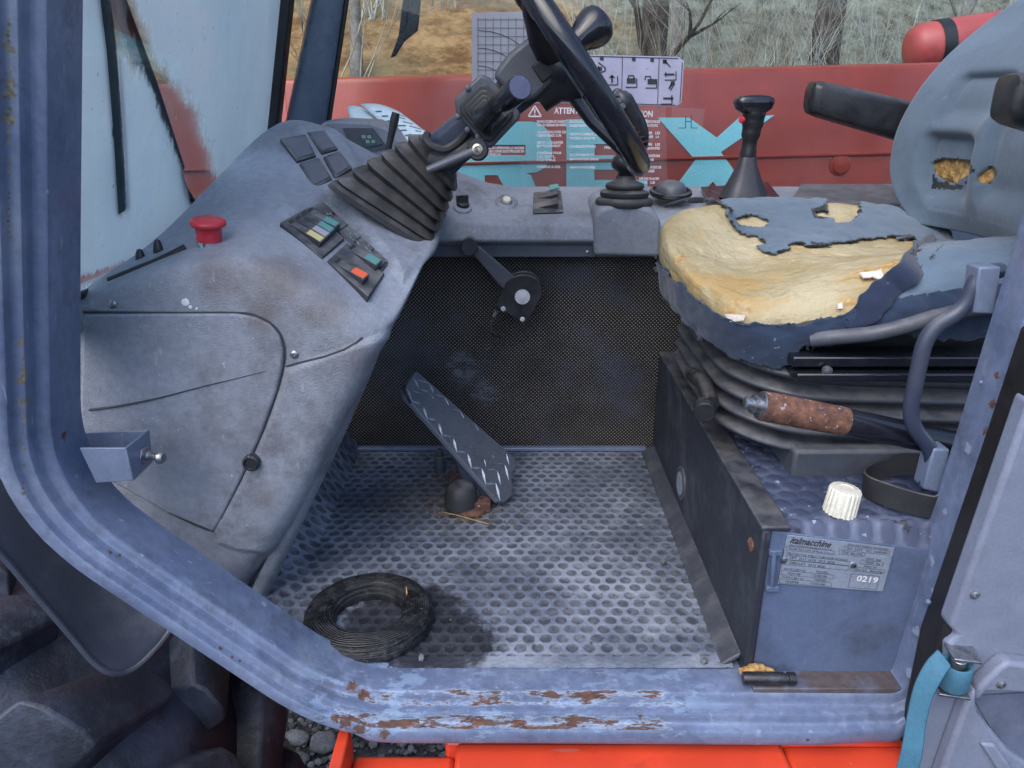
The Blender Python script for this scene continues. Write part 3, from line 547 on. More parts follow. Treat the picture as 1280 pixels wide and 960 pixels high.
# outside mirror bracket
t = thing('mirror_bracket', Q(520, 60, 2.0), 'black mirror bracket with a slot outside the far window', 'bracket')
m = MB()
for poly in ([(524, -160), (530, -160), (508, 36), (498, 44)], [(534, -160), (541, -160), (522, 38), (505, 52), (508, 36)], [(498, 44), (508, 36), (505, 52), (494, 70), (488, 72)]): m.prism([Q(x, y, 2.02) for x, y in poly], (0, .015, 0))
obj('bracket_arm', m, M_GLOSSBLACK, t, bevel=.002)
# back wall panel and floor
m = MB(); m.box((-.62, 1.69, -.02), (1.1, 1.71, .50)); obj('wall_panel', m, M_MESH, label='black perforated trim panel on the far side above the floor', cat='trim panel')
m = MB(); m.box((-.38, 1.672, .0), (.33, 1.689, .011)); obj('floor_edge_strip', m, M_GREYPAINT, bevel=.003, label='thin grey metal strip along the foot of the perforated panel', cat='strip')
HX, HY = .0272, .0224; FR = .0098
def dimple(x, y):
    j = round(y / HY); best = 9
    for jj in (j - 1, j, j + 1):
        xo = (HX / 2 if jj % 2 else 0); i = round((x - xo) / HX); best = min(best, math.hypot(x - xo - i * HX, y - jj * HY))
    return best
x0, x1, y0, y1 = -.56, .336, .918, 1.69; NX, NY = 330, 300; vs = []; dv = []
for j in range(NY + 1):
    y = y0 + (y1 - y0) * j / NY
    for i in range(NX + 1):
        x = x0 + (x1 - x0) * i / NX; rise = max(0, (-.375 - x)) * 1.5 * max(0, min(1, (y - 1.0) / .6)); r = dimple(x, y)
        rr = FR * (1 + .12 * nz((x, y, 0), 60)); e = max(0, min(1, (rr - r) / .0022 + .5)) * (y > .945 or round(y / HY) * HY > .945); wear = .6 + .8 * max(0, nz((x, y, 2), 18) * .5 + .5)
        z = rise - .0016 * e * wear + .0012 * nz((x, y, 4), 9) + (.0010 if .0 < r - rr < .002 else 0); vs.append(Vector((x, y, z))); dv.append(e)
mb = MB(); n1 = NX + 1; mb.add(vs, [(j * n1 + i, j * n1 + i + 1, (j + 1) * n1 + i + 1, (j + 1) * n1 + i) for j in range(NY) for i in range(NX) if vs[j * n1 + i].x > -.30 - (vs[j * n1 + i].y - .93) * 1.3])
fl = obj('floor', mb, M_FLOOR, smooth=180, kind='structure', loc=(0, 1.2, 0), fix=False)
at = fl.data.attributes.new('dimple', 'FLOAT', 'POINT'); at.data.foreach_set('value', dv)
m = MB(); m.prism([(.316, 1.67, .001), (.3475, 1.67, .022), (.3475, .925, .022), (.318, .925, .001)], (0, 0, -.01)); obj('floor_kick_strip', m, worn('kick_strip', (.045, .05, .065), dirt=(.11, .11, .12), dirt_amt=.8, scale=15, rough=.55, grain=250, gstr=.3), bevel=.003, label='dark rubber edging strip along the foot of the black seat box', cat='edging')
# ================================================================ door frame
YF = .87
def FX(px, py): p = Q(px, py, .94); return Vector((p.x, YF, p.z))
zs = -.001
pl = [FX(104, -120), FX(100, 300), FX(100, 587), FX(438, 838), Vector((.0, YF, zs)), Vector((.570, YF, -.006)), FX(1274, 255), FX(1337, 20), FX(1380, -120)]
pl[3] = Vector((FX(438, 838).x, YF, zs))
pl[0] = pl[1] + (pl[0] - pl[1]).normalized() * 1.15; pl[-1] = pl[-2] + (pl[-1] - pl[-2]).normalized() * .75
path = rounded(pl, [0, .05, .11, .085, .1, .02, .06, .06, 0], 10)
den = []
for a, b in zip(path[:-1], path[1:]):
    k = max(1, int((b - a).length / .03)); den += [a + (b - a) * i / k for i in range(k)]
path = den + [path[-1]]
prof = [(.002, -.075), (0, -.05), (0, -.005), (.0008, -.002), (.003, 0), (.008, .0015), (.013, .0025), (.0152, .004), (.0164, .007), (.0168, .012), (.0172, .0175), (.0182, .0200), (.0205, .0213), (.025, .0218), (.0285, .0226), (.0302, .0242), (.0311, .0268), (.0316, .031), (.0326, .0342), (.0350, .0360), (.040, .0368), (.047, .0368), (.0525, .0355), (.056, .032), (.0575, .025), (.057, .0), (.050, -.03), (.04, -.06)]
rings = []
for i, p in enumerate(path):
    t = (path[min(i + 1, len(path) - 1)] - path[max(i - 1, 0)]).normalized(); nrm = Vector((-t.z, 0, t.x)); nrm = -nrm  # outward
    ws = 1.0; dg = min(abs(t.x), abs(t.z)) / .6; ss = 1 - .15 * min(1, dg) + (.16 if abs(t.x) > .98 else 0)
    if p.x > .45: ws = max(.80, 1 - (p.x - .45) * 3)
    rings.append([p + nrm * s * ss + Vector((0, -w_ * ws, 0)) for s, w_ in prof])
m = MB(); m.grid(rings); FBV = BVHTree.FromPolygons(m.v, m.f)
def fspots(L):
    out = []
    for x, y, r in L:
        h = hit(FBV, x, y)
        if h: out.append((h[0], r))
    return out
RUSTSPOTS = fspots([(80, 545, .0075), (228, 455, .004), (138, 690, .0035), (150, 694, .003), (276, 810, .0035), (290, 822, .003), (300, 826, .002), (440, 858, .010), (455, 868, .010), (432, 905, .012), (450, 912, .012), (420, 898, .008), (480, 918, .010), (1190, 735, .004), (1180, 775, .0035), (1232, 540, .006), (1240, 505, .008), (1246, 470, .006), (1225, 575, .004), (1010, 925, .003), (800, 895, .004)])
PALESPOTS = fspots([(1170, 745, .010), (1165, 700, .006), (1160, 655, .008), (1145, 790, .008), (1210, 560, .007), (1135, 840, .007), (1180, 640, .005), (92, 300, .003), (60, 240, .003), (400, 790, .005), (330, 755, .004)])
MOSSSPOTS = fspots([(12, 60, .008), (14, 105, .007), (12, 118, .006), (10, 148, .008), (26, 430, .006), (28, 475, .008), (30, 500, .008), (33, 525, .005), (12, 90, .004)] + [(12, y, .003) for y in range(20, 20)] + [(11 + 3 * nz((y * .1, 0, 0), 1), y, .0022 + .004 * max(0, nz((y * .07, 3, 0), 1))) for y in range(24, 300, 7) if nz((y * .05, 9, 0), 1) > -.12] + [(29 + 3 * nz((y * .1, 5, 0), 1), y, .002 + .004 * max(0, nz((y * .07, 7, 0), 1))) for y in range(400, 620, 7) if nz((y * .05, 2, 0), 1) > -.1])
M_FRAME = m_frame(); DF = thing('door_frame', (0, YF, -.05), 'blue grey painted steel door frame with rusty sill and ridged profile', 'door frame')
obj('frame_profile', m, M_FRAME, DF, smooth=32)
# filler of the near pillar foot, ledge under the box
m = MB(); m.prism([Vector((.352, .91, .0025)), Vector((.572, .91, .0025)), Vector((.572, .872, .0025)), Vector((.352, .872, .0025))], (0, 0, -.02)); obj('sill_ledge', m, worn('rusty_ledge', (.10, .125, .19), dirt=(.075, .052, .045), dirt_amt=.95, scale=14, rough=.65, grain=120, gstr=.4, lo=.38, hi=.6), DF, bevel=.002)
m = MB(); m.prism([Q(1142, 955, .81), Q(1172, 815, .81), Q(1262, 560, .81), Q(1310, 420, .81), Q(1325, 420, .81), Q(1279, 560, .81), Q(1188, 815, .81), Q(1158, 955, .81)], (0, .05, 0)); obj('rubber_seal', m, M_SEAL, DF, bevel=.006)
m = MB()
for px, py in ((1163, 752), (1180, 722), (1192, 690)): pass
for px, py, r in ((1160, 752, .004), (1226, 478, .003)): m.lathe([(r, 0), (r * .8, r * .6), (.0001, r)], Q(px, py, .845), (0, -1, .2), 8, cap=False)
obj('weld_spatter', m, M_FRAME, DF)
# striker bracket with its bolt on the front pillar
t = thing('striker_bracket', Q(140, 600, .9), 'small grey open box bracket with a bolt, welded to the front pillar', 'bracket')
yf, yb = .885, .965
f_ = [Q(99, 560, yf), Q(157, 560, yf), Q(167, 601, yf), Q(120, 604, yf)]; rb = [Q(187, 537, yb), Q(191, 578, yb)]; lb_ = [Q(100, 540, yb), Q(130, 590, yb)]
m = MB(); th = .003
m.prism([f_[0], f_[1], f_[2], f_[3]], (0, th, 0))
m.prism([f_[1] + Vector((.0005, 0, 0)), rb[0], rb[1], f_[2] + Vector((.0005, 0, 0))], (-th, .0005, 0)); m.prism([lb_[0], rb[0], rb[1], lb_[1]], (0, -th, 0)); m.prism([f_[3] + Vector((0, .004, .002)), f_[2] + Vector((0, .004, .002)), rb[1] + Vector((0, -.004, .002)), lb_[1] + Vector((0, -.004, .002))], (0, 0, th))
obj('bracket_box', m, M_GREYPAINT, t, bevel=.0012)
o = Q(176, 568, .93); dx = Vector((.9, -.25, -.02)).normalized(); m = MB(); m.lathe([(.0125, 0), (.0125, .007), (.011, .009)], o, dx, 6); m.lathe([(.0075, .008), (.0075, .014), (.0055, .016), (.0055, .026), (.0085, .029), (.0085, .034), (.006, .037)], o, dx, 16); obj('bolt', m, M_STEEL, t)
# ================================================================ steering console (moulded plastic)
def xe(py): return 318 + (750 - py) * .500
def crow(py, d=1.03):
    e = xe(py)
    def yl(px): lim = 560 + (px - 30) * .86; return min(py, 430 + (py - 430) * (lim - 430) / 420) if py > 430 else py
    r = [Q(px_, yl(px_), d + dd) for px_, dd in ((30, 0), (130, 0), (max(190, min(230, e - 150)), 0), (max(240, e - 100), 0), (e - 42, 0), (e - 13, .006), (e, .035))]
    r += [Q(e - 9, py, d + .12), Q(e - 70, py, d + .5)]; return r
def brow(pts):      # explicit (px,py,d) points
    r = [Q(*p) for p in pts]; e = pts[-1]; r += [Q(e[0] - 6, e[1] + 6, e[2] + .09), Q(e[0] - 50, e[1] + 30, e[2] + .3)]; return r
rows = [crow(y) for y in (840, 790, 720, 640, 560, 500, 455, 430)]
rows.append(brow([(30, 408, 1.03), (130, 369, 1.03), (233, 336, 1.03), (308, 322, 1.03), (420, 388, 1.035), (482, 415, 1.045), (497, 402, 1.075)]))
rows.append(brow([(30, 398, 1.035), (130, 357, 1.04), (236, 322, 1.045), (312, 308, 1.05), (424, 366, 1.06), (494, 396, 1.07), (509, 378, 1.10)]))
rows.append(brow([(40, 380, 1.06), (140, 346, 1.075), (226, 309, 1.11), (325, 283, 1.14), (432, 325, 1.16), (512, 352, 1.16), (530, 332, 1.19)]))
rows.append(brow([(50, 372, 1.08), (150, 341, 1.10), (243, 276, 1.22), (336, 236, 1.30), (440, 268, 1.32), (528, 312, 1.30), (548, 297, 1.32)]))
rows.append(brow([(60, 368, 1.11), (165, 336, 1.13), (280, 218, 1.40), (342, 176, 1.46), (440, 208, 1.48), (535, 255, 1.46), (560, 252, 1.48)]))
rows.append(brow([(70, 366, 1.13), (175, 334, 1.15), (326, 150, 1.53), (374, 130, 1.57), (440, 168, 1.58), (535, 220, 1.56), (562, 234, 1.56)]))
r_ = [p + Vector((-.01, .06, -.035)) for p in rows[-1]]; rows.append(r_); rows.append([p + Vector((-.03, .05, -.08)) for p in r_])
m = MB(); m.grid(rows); CB = bake(m, 5)
for v in CB.vertices:      # fine unevenness of the moulding
    v.co += Vector((0, -1, .3)) * .0012 * nz(v.co, 9)
CNs = [v.normal.copy() for v in CB.vertices]
PED = [(406, 238), (424, 227), (470, 250), (545, 286), (556, 300), (503, 352), (484, 322), (440, 268)]
PADB = [(341, 172), (362, 156), (420, 160), (450, 205), (436, 228), (392, 258), (358, 272), (345, 250), (340, 212)]
BUL = [(360, 462), (456, 427), (520, 400), (345, 800), (332, 690), (296, 686), (274, 678), (268, 664), (304, 600), (332, 540), (352, 490)]
for v, nn in zip(CB.vertices, CNs):
    x, y = proj(v.co)
    if v.co.y > 1.7: continue
    f = nn if nn.dot(v.co - Vector((0, 0, CAMZ))) < 0 else -nn
    for poly, h, w_ in ((PED, .009, 5), (PADB, .006, 6), (BUL, .006, 5)):
        d = polydist(x, y, poly)
        if d < w_: k = max(0, min(1, (w_ - d) / (2 * w_))); v.co += f * h * k * k * (3 - 2 * k)
BV = bvh_of(CB)
CON = thing('steering_console', (-.45, 1.25, 0), 'worn grey blue moulded steering console with side cover and switches', 'console')
obj('console_body', CB, M_PLASTIC, CON, smooth=180)
def cons(px, py): return hit(BV, px, py)
# side cover plate, groove lines, screws
cov = [(105, 392), (200, 391), (296, 391), (320, 395), (338, 404), (350, 418), (355, 436), (354, 458), (346, 490), (328, 540), (302, 598), (280, 642), (268, 664), (210, 640), (150, 606), (100, 580)]
PLN = (Q(200, 500, 1.0292), Vector((0, -1, 0)))
m = slab(cov, PLN, -.004, .0042); obj('side_cover', m, M_PANEL, CON, bevel=.0045, seg=3, smooth=30)
def groove(pts, r, name='groove'):
    P = []
    for x, y in pts:
        h = cons(x, y)
        if h: P.append(h[0] - h[1] * r * .35)
    mm = MB(); mm.tube(P, r, 6); return obj(name, mm, M_GAP, CON)
P = [Q(x, y, 1.0285) for x, y in [(104, 390)] + cov[1:14]]; m = MB(); m.tube(spline(P, 5), .0017, 6); obj('cover_gap', m, M_GAP, CON)
groove([(358, 458), (380, 452), (405, 446), (430, 437), (446, 428), (453, 422)], .0022)
m = MB(); P = spline([Q(x, y, 1.0248) for x, y in ((112, 512), (150, 507), (200, 497), (250, 484), (300, 472), (332, 464))], 6); k_ = len(P); m.tube(P, [.0028 * (1.3 - 1.15 * i / (k_ - 1)) for i in range(k_)], 6, flat=.5); obj('moulded_crease', m, M_GAP, CON)
def screw(px, py, r=.006, mat=None, pl=None):
    h = cons(px, py)
    if not h: print('no hit', px, py); return
    p = pl(px, py) if pl else h[0]; n = Vector((0, -1, .05)) if pl else h[1]
    mm = MB(); mm.lathe([(r, -.001), (r, .0015), (r * .75, .0028), (r * .35, .003), (r * .30, .0015), (.0001, .0015)], p, n, 14, cap=False); return obj('screw', mm, mat or M_STEEL, CON)
screw(141, 380); screw(368, 443); screw(318, 728, .005)
p = Q(316, 576, 1.025); m = MB(); m.lathe([(.0125, -.001), (.0125, .011), (.0105, .013), (.009, .013), (.0085, .010), (.0001, .010)], p, (0, -1, .05), 40, cap=False, ribs=20, ribd=.035); obj('cover_knob', m, M_BLACK, CON)
m = MB(); 
for px, py, s in ((232, 378, .006), (238, 384, .003), (246, 386, .002), (460, 488, .004)):
    h = cons(px, py)
    if h: mm_ = MB(); disc(m, h[0], h[1], s, .0012, 7)
obj('paint_flakes', m, M_WHITEINK, CON, smooth=180)
# flange along the driver-side foot of the console
m = MB(); P0 = [Q(xe(y) + w_, y, 1.085) for y, w_ in ((800, 14), (740, 13), (680, 12), (600, 10), (530, 8), (470, 4), (430, 0))]; P1 = [Q(xe(y) - 10, y, 1.07) for y in (800, 740, 680, 600, 530, 470, 430)]
m.grid([P0, P1]); obj('flange', m, M_SIDE, CON, solid=.004, smooth=180)
# blank switch covers
def quad_pl(q, z=0): c = ((q[0][0] + q[2][0]) / 2, (q[0][1] + q[2][1]) / 2); return patch_plane(BV, [c] + [lerp(c, k, .8) for k in q])
def inset(q, t): c = (sum(p[0] for p in q) / 4, sum(p[1] for p in q) / 4); return [lerp(p, c, t) for p in q]
blanks = [[(350, 175), (382, 170), (395, 197), (371, 204)], [(383, 167), (405, 165), (422, 188), (402, 194)], [(374, 206), (398, 199), (415, 226), (392, 238)], [(404, 198), (424, 191), (440, 212), (419, 225)]]
plb = patch_plane(BV, [(365, 185), (405, 180), (395, 220), (420, 205), (395, 200)])
for q in blanks:
    o = obj('switch_blank', slab(q, plb, -.006, .004), M_SWITCH, CON, bevel=.0015); obj('blank_face', slab(inset(q, .2), plb, .003, .0055), M_BLANK, o, bevel=.001)
# rocker switch panels
pls = patch_plane(BV, [(390, 290), (410, 305), (440, 330), (455, 350), (430, 300), (460, 330)])
qa = [(349.5, 281), (386, 261), (430, 301), (402, 326)]; qb = [(389, 260), (403, 254), (486, 330), (478, 341)]; qc = [(408, 329), (433, 306), (480, 345), (460, 374)]
SA = obj('switch_panel', slab(qa, pls, -.01, .005), M_SWITCH, CON, bevel=.002); obj('switch_panel', slab(qb, pls, -.01, .003), M_SWITCH, CON, bevel=.0015); SCp = obj('switch_panel', slab(qc, pls, -.01, .005), M_SWITCH, CON, bevel=.002)
def lever(parent, s0, s1, w, lab, slot=True):
    d = Vector((s1[0] - s0[0], s1[1] - s0[1])).normalized(); nn = Vector((-d.y, d.x)) * 0; n2 = (w, -w * .82)   # across, in picture pixels
    def pt(t, k): return (s0[0] + (s1[0] - s0[0]) * t + n2[0] * k, s0[1] + (s1[1] - s0[1]) * t + n2[1] * k)
    a = on([pt(0.0, -.5), pt(0.0, .5), pt(1, .5), pt(1, -.5)], pls); n = pls[1]; h = [.0055, .0055, .015, .015]
    mm = MB(); mm.hexa([p + n * .004 for p in a], [p + n * k for p, k in zip(a, h)]); o = obj('rocker_switch', mm, M_SWITCH, parent, bevel=.001)
    b = on([pt(.50, -.42), pt(.50, .42), pt(.96, .42), pt(.96, -.42)], pls); hh = [.0103, .0103, .0150, .0150]; mm = MB(); mm.hexa([p + n * (k - .001) for p, k in zip(b, hh)], [p + n * (k + .0006) for p, k in zip(b, hh)]); obj('switch_label', mm, lab, parent)
    mm = MB(); mm.prism([p + n * .0048 for p in on([pt(-.12, -.4), pt(-.12, .4), pt(-.02, .4), pt(-.02, -.4)], pls)], n * .0006); obj('switch_slot', mm, M_INK, parent)
for k, (s0, s1, lab) in enumerate((((366, 282), (401, 311), M_YEL), ((374, 277), (407.5, 305), M_PINKL), ((381.5, 272), (413.5, 299), M_GREENL), ((389, 267.5), (420, 292), M_GREENL))): lever(SA, s0, s1, 6.2, lab)
for s0, s1, lab in (((423.5, 331), (455, 357), M_ORANGE), ((441, 314), (471, 339), M_GREENL)): lever(SCp, s0, s1, 7.5, lab)
for k in range(5):
    t = .02 + k * .195; q = [lerp(qb[0], qb[3], t), lerp(qb[1], qb[2], t), lerp(qb[1], qb[2], t + .18), lerp(qb[0], qb[3], t + .18)]; obj('button_cap', slab(inset(q, .12), pls, .002, .0052), M_SWITCH, CON, bevel=.001)
for t0 in (.32, .50, .68):
    q = [lerp(qc[0], qc[3], t0 - .0), lerp(qc[1], qc[2], t0), lerp(qc[1], qc[2], t0 + .02), lerp(qc[0], qc[3], t0 + .02)]
mm = MB(); rr_ = random.Random(9)
for k in range(26):
    t = .06 + .9 * rr_.random(); s_ = .15 + .6 * rr_.random(); a_ = lerp(lerp(qb[0], qb[3], t), lerp(qb[1], qb[2], t), s_); w2 = 1.2 + rr_.random() * 2.2
    mm.add([p + pls[1] * .0056 for p in on([a_, (a_[0] + w2, a_[1] + w2 * .9), (a_[0] + w2 + .8, a_[1] + w2 * .9 - .6), (a_[0] + .8, a_[1] - .6)], pls)], [(0, 1, 2, 3)])
obj('button_print', mm, M_GREYINK2, CON, smooth=180)
# emergency stop
h = cons(258, 308); nrm = Vector((.10, -.12, 1)).normalized(); b0 = h[0] + Vector((0, .012, -.004)); ES = thing('emergency_stop', b0, 'red mushroom emergency stop button on the console shelf by the windscreen', 'button')
m = MB(); m.lathe([(.017, -.01), (.017, .012), (.015, .013)], b0, nrm, 24); obj('collar', m, M_CHROME, ES)
m = MB(); m.lathe([(.0175, .011), (.0185, .030), (.0185, .032), (.0245, .034), (.0255, .0365), (.0250, .040), (.021, .0425), (.0001, .0435)], b0, nrm, 32, cap=False); obj('mushroom_head', m, M_ESTOP, ES, smooth=60)
gk = MB(); gk.tube(spline([Q(136, 351, 1.065), Q(165, 339, 1.075), Q(200, 325, 1.09), Q(232, 309, 1.105)], 5), .0075, 10, flat=.7); obj('dash_gasket', gk, M_SEAL, CON)
# dark pegs by the windscreen
for k, (px, py, lb) in enumerate(((177, 335, 'left one of the two black rounded pegs at the foot of the windscreen'), (199, 323, 'right one of the two black rounded pegs at the foot of the windscreen'))):
    p = Q(px, py, 1.13); m = MB(); m.lathe([(.0075, -.02), (.0075, .012), (.0062, .022), (.0035, .028), (.0001, .0295)], p, (.05, 0, 1), 14, cap=False); obj('peg', m, M_BLACK, label=lb, cat='peg', group='black pegs under the windscreen')
# instrument cluster behind the crest
t = thing('instrument_cluster', Q(455, 190, 1.66), 'hooded instrument cluster with a small display behind the console crest', 'instrument cluster')
yc = 1.68; hood = []
for k, y in enumerate((1.60, 1.64, 1.76)):
    ex = (0, 3, 3)[k]
    hood.append([Q(x, yy, 1.66) + Vector((0, y - 1.66, 0)) for x, yy in ((400, 215), (402, 165 - ex), (410, 154 - ex), (425, 151 - ex), (470, 153 - ex), (490, 160 - ex), (520, 190), (530, 215))])
obj('hood', loft(hood), M_SIDE, t, bevel=.004)
m = MB(); m.prism([Q(x, y, 1.597) for x, y in ((428, 160), (466, 160), (486, 186), (442, 192))], (0, .004, 0)); obj('recess_panel', m, M_GREYPL, t)
m = MB(); m.prism([Q(x, y, 1.594) for x, y in ((447, 167), (468, 166), (478, 180), (458, 184))], (0, .004, 0)); o = obj('display', m, worn('lcd', (.05, .085, .11), rough=.2, gstr=.02), t)
m = MB()
for x, y in ((454, 171), (461, 171), (466, 177), (459, 177)): m.prism([Q(x + a, y + b, 1.592) for a, b in ((-2, -2), (2.5, -2), (3, 2), (-1.5, 2))], (0, .001, 0))
obj('display_symbol', m, m_sheet('lcd_symbol', (.25, .33, .28), 1), o)
t = thing('stalk_lever', Q(488, 190, 1.5), 'thin black stalk lever standing up behind the console boot', 'lever')
m = MB(); m.tube([Q(484, 192, 1.5), Q(489, 170, 1.5), Q(493, 150, 1.5), Q(495, 141, 1.5)], [.006, .0065, .0085, .0075], 12); obj('lever_arm', m, M_BLACK, t)
# papers on the dash behind the cluster
def sheet(name, q, d0, lb, print_=True, curl=.03):
    rows = []
    for i in range(7):
        r = []
        for j in range(7):
            a = lerp(q[0], q[1], j / 6); b = lerp(q[3], q[2], j / 6); p = lerp(a, b, i / 6); r.append(Q(p[0], p[1], d0[0] + (d0[1] - d0[0]) * (1 - i / 6)) + Vector((0, 0, curl * math.sin(j / 6 * 3.14) * .25)))
        rows.append(r)
    m = MB(); m.grid(rows); o = obj(name, m, M_PAPER, label=lb, cat='paper', smooth=180, solid=.0006)
    if print_:
        mm = MB(); rr = random.Random(4)
        for k in range(16):
            i = 1 + (k % 8) * .62; j = .8 + (k // 8) * 2.4 + rr.random() * .4; w_ = .8 + rr.random() * 1.2
            def g(i, j):
                i0, j0 = min(5, int(i)), min(5, int(j)); return rows[i0][j0].lerp(rows[i0][j0 + 1], j - j0).lerp(rows[i0 + 1][j0].lerp(rows[i0 + 1][j0 + 1], j - j0), i - i0) + Vector((0, -.0012, .0012))
            mm.add([g(i, j), g(i, j + w_), g(i + .14, j + w_), g(i + .14, j)], [(0, 1, 2, 3)])
        LOC[o.name] = o.location.copy(); obj('print_lines', mm, M_GREYINK, o)
sheet('paper_sheet', [(450, 130), (500, 140), (566, 190), (520, 190)], (1.66, 1.78), 'curved printed paper sheet standing on the dash behind the stalk lever')
sheet('paper_sheet', [(434, 133), (452, 134), (500, 165), (440, 160)], (1.72, 1.80), 'blank curled paper behind the instrument cluster hood', False, .01)
# ================================================================ steering column
AX = Vector((.80, -.02, .60)).normalized(); EY = Vector((0, 1, 0)); EP = AX.cross(EY).normalized()
SCOL = thing('steering_column', Q(484, 258, 1.36), 'steering column with pleated black boot and grey lever', 'steering column')
def rr_ring(c, hw, hh, r, ax=AX, ep=EP, ey=EY, tilt=0.0): return [c + ep * a + ey * b + ax * (tilt * a) for a, b in rrect(0, 0, hw, hh, r, 4)]
p0 = Q(486, 262, 1.36); p1 = Q(549, 196, 1.36); rings = []; nf = 6
for k in range(nf * 6 + 1):
    t = k / (nf * 6); c = p0.lerp(p1, t); base = .090 - .040 * t ** .9; ph = (k % 6) / 6; amp = .010 * (1 - abs(ph - .35) / (.35 if ph < .35 else .65)) if k < nf * 6 else 0
    w_ = base + amp - .004; rings.append(rr_ring(c, w_, w_ * .80, .028 - .008 * t, tilt=-.36 * (1 - t) - .02))
obj('boot', loft(rings), worn('pleated_boot', (.020, .018, .019), dirt=(.075, .068, .066), dirt_amt=.7, scale=12, rough=.5, grain=300, gstr=.12, scratch=.12, dust=.45), SCOL, smooth=50)
m = loft([rr_ring(p0 - AX * .012, .094, .078, .03, tilt=-.36), rr_ring(p0 - AX * .003, .094, .078, .03, tilt=-.36), rr_ring(p0 + AX * .003, .088, .072, .03, tilt=-.36)]); obj('boot_flange', m, M_RUBBER, SCOL)
cA = Q(545, 200, 1.36); cB = Q(606, 145, 1.34); cC = Q(690, 82, 1.31)
m = loft([rr_ring(cA, .040, .036, .015), rr_ring(cA.lerp(cB, .35), .036, .034, .015), rr_ring(cB, .032, .034, .014), rr_ring(cC, .03, .03, .014)]); obj('column_tube', m, M_DARKPAINT, SCOL, smooth=50)
m = loft([rr_ring(cA - AX * .004, .046, .040, .018), rr_ring(cA + AX * .006, .048, .042, .018), rr_ring(cA + AX * .012, .041, .037, .016)]); obj('boot_collar', m, M_RUBBER, SCOL, smooth=50)
m = MB(); P = spline([Q(534, 168, 1.31), Q(533, 175, 1.30), Q(541, 183, 1.295), Q(556, 187, 1.295), Q(572, 178, 1.30), Q(584, 165, 1.30)], 5); m.tube(P, .007, 8); P = spline([Q(538, 200, 1.31), Q(560, 203, 1.30), Q(580, 192, 1.295), Q(596, 178, 1.30)], 5); m.tube(P, .013, 10); obj('cable_sleeve', m, M_RUBBER, SCOL)
def pp(pts, d, depth, name, mat, par, bev=.003, seg=3): mm = MB(); mm.prism([Q(x, y, d) for x, y in pts], (0, depth, 0)); return obj(name, mm, mat, par, bevel=bev, seg=seg)
up = pp([(616, 96), (622, 84), (636, 66), (668, 40), (692, 48), (709, 84), (696, 98), (672, 122), (650, 130)], 1.262, .085, 'upper_shroud', M_GREYPL, SCOL, .008)
m = MB(); m.prism([Q(x, y, 1.258) for x, y in ((664, 82), (690, 66), (704, 84), (678, 104))], (0, .01, 0)); obj('shroud_recess', m, M_BLACK, SCOL, bevel=.002)
# gear direction box: ribbed square boot with a stalk pointing at the door
q = [(570, 135), (604, 101), (645, 141), (611, 182)]; bx = pp([(568, 124), (600, 92), (611, 96), (650, 140), (650, 148), (614, 186), (606, 184), (570, 140)], 1.262, .045, 'switch_box', M_GREYPL, SCOL, .006)
cq = (607.5, 140)
for k, (s, dd) in enumerate(((1.0, 1.2555), (.80, 1.250), (.62, 1.2445), (.46, 1.239))):
    pts = [lerp(cq, c, s) for c in q]; pts = [lerp(pts[i], pts[(i + j) % 4], f) for i in range(4) for j, f in ((3, .12), (1, .12))]; pp(pts, dd, .0085, 'boot_ridge', M_RUBBER, bx, .0028)
m = MB(); a = Q(606, 150, 1.24); b = Q(650, 109, 1.10); dd = (b - a); L = dd.length; m.lathe([(.020, .0), (.0165, .012), (.0165, L * .45), (.0175, L * .46), (.0175, L - .002), (.0165, L), (.0001, L)], a, dd, 32, cap=False); st = obj('stalk', m, M_GLOSSBLACK, SCOL, smooth=35)
m = MB(); m.lathe([(.0155, L), (.0155, L + .0007), (.0001, L + .0009)], a, dd, 32, cap=False); obj('end_cap', m, worn('cap_disc', (.07, .075, .13), dirt=(.05, .05, .09), rough=.3, gstr=.03, scratch=.3), st)
m = MB(); 
for x, y, d in ((584.5, 110, 1.259), (572, 146, 1.26), (584, 162, 1.262), (597, 171, 1.262)): m.lathe([(.0045, -.012), (.0045, .001), (.003, .002), (.0001, .002)], Q(x, y, d), (0, -1, .1), 10, cap=False)
obj('box_screws', m, M_GREYPL, SCOL)
m = MB(); a = Q(597, 187, 1.245); b = Q(534, 213, 1.235); m.tube([a, a.lerp(b, .3), a.lerp(b, .8), b], [.0105, .0085, .0085, .0075], 12, flat=.8); obj('tilt_lever', m, worn('lever_grey', (.085, .09, .115), dirt=(.05, .05, .06), rough=.4, gstr=.06), SCOL)
m = MB(); m.lathe([(.017, -.02), (.017, .004), (.015, .007), (.0001, .007)], a, (0, -1, .1), 24, cap=False); lh = obj('lever_hub', m, M_BLACK, SCOL); m = MB(); m.lathe([(.0085, .006), (.0085, .010), (.005, .011), (.004, .008), (.0001, .008)], a, (0, -1, .1), 14, cap=False); obj('hub_bolt', m, worn('brassy', (.42, .38, .32), dirt=(.2, .17, .12), rough=.35, metal=.8, scale=60), lh)
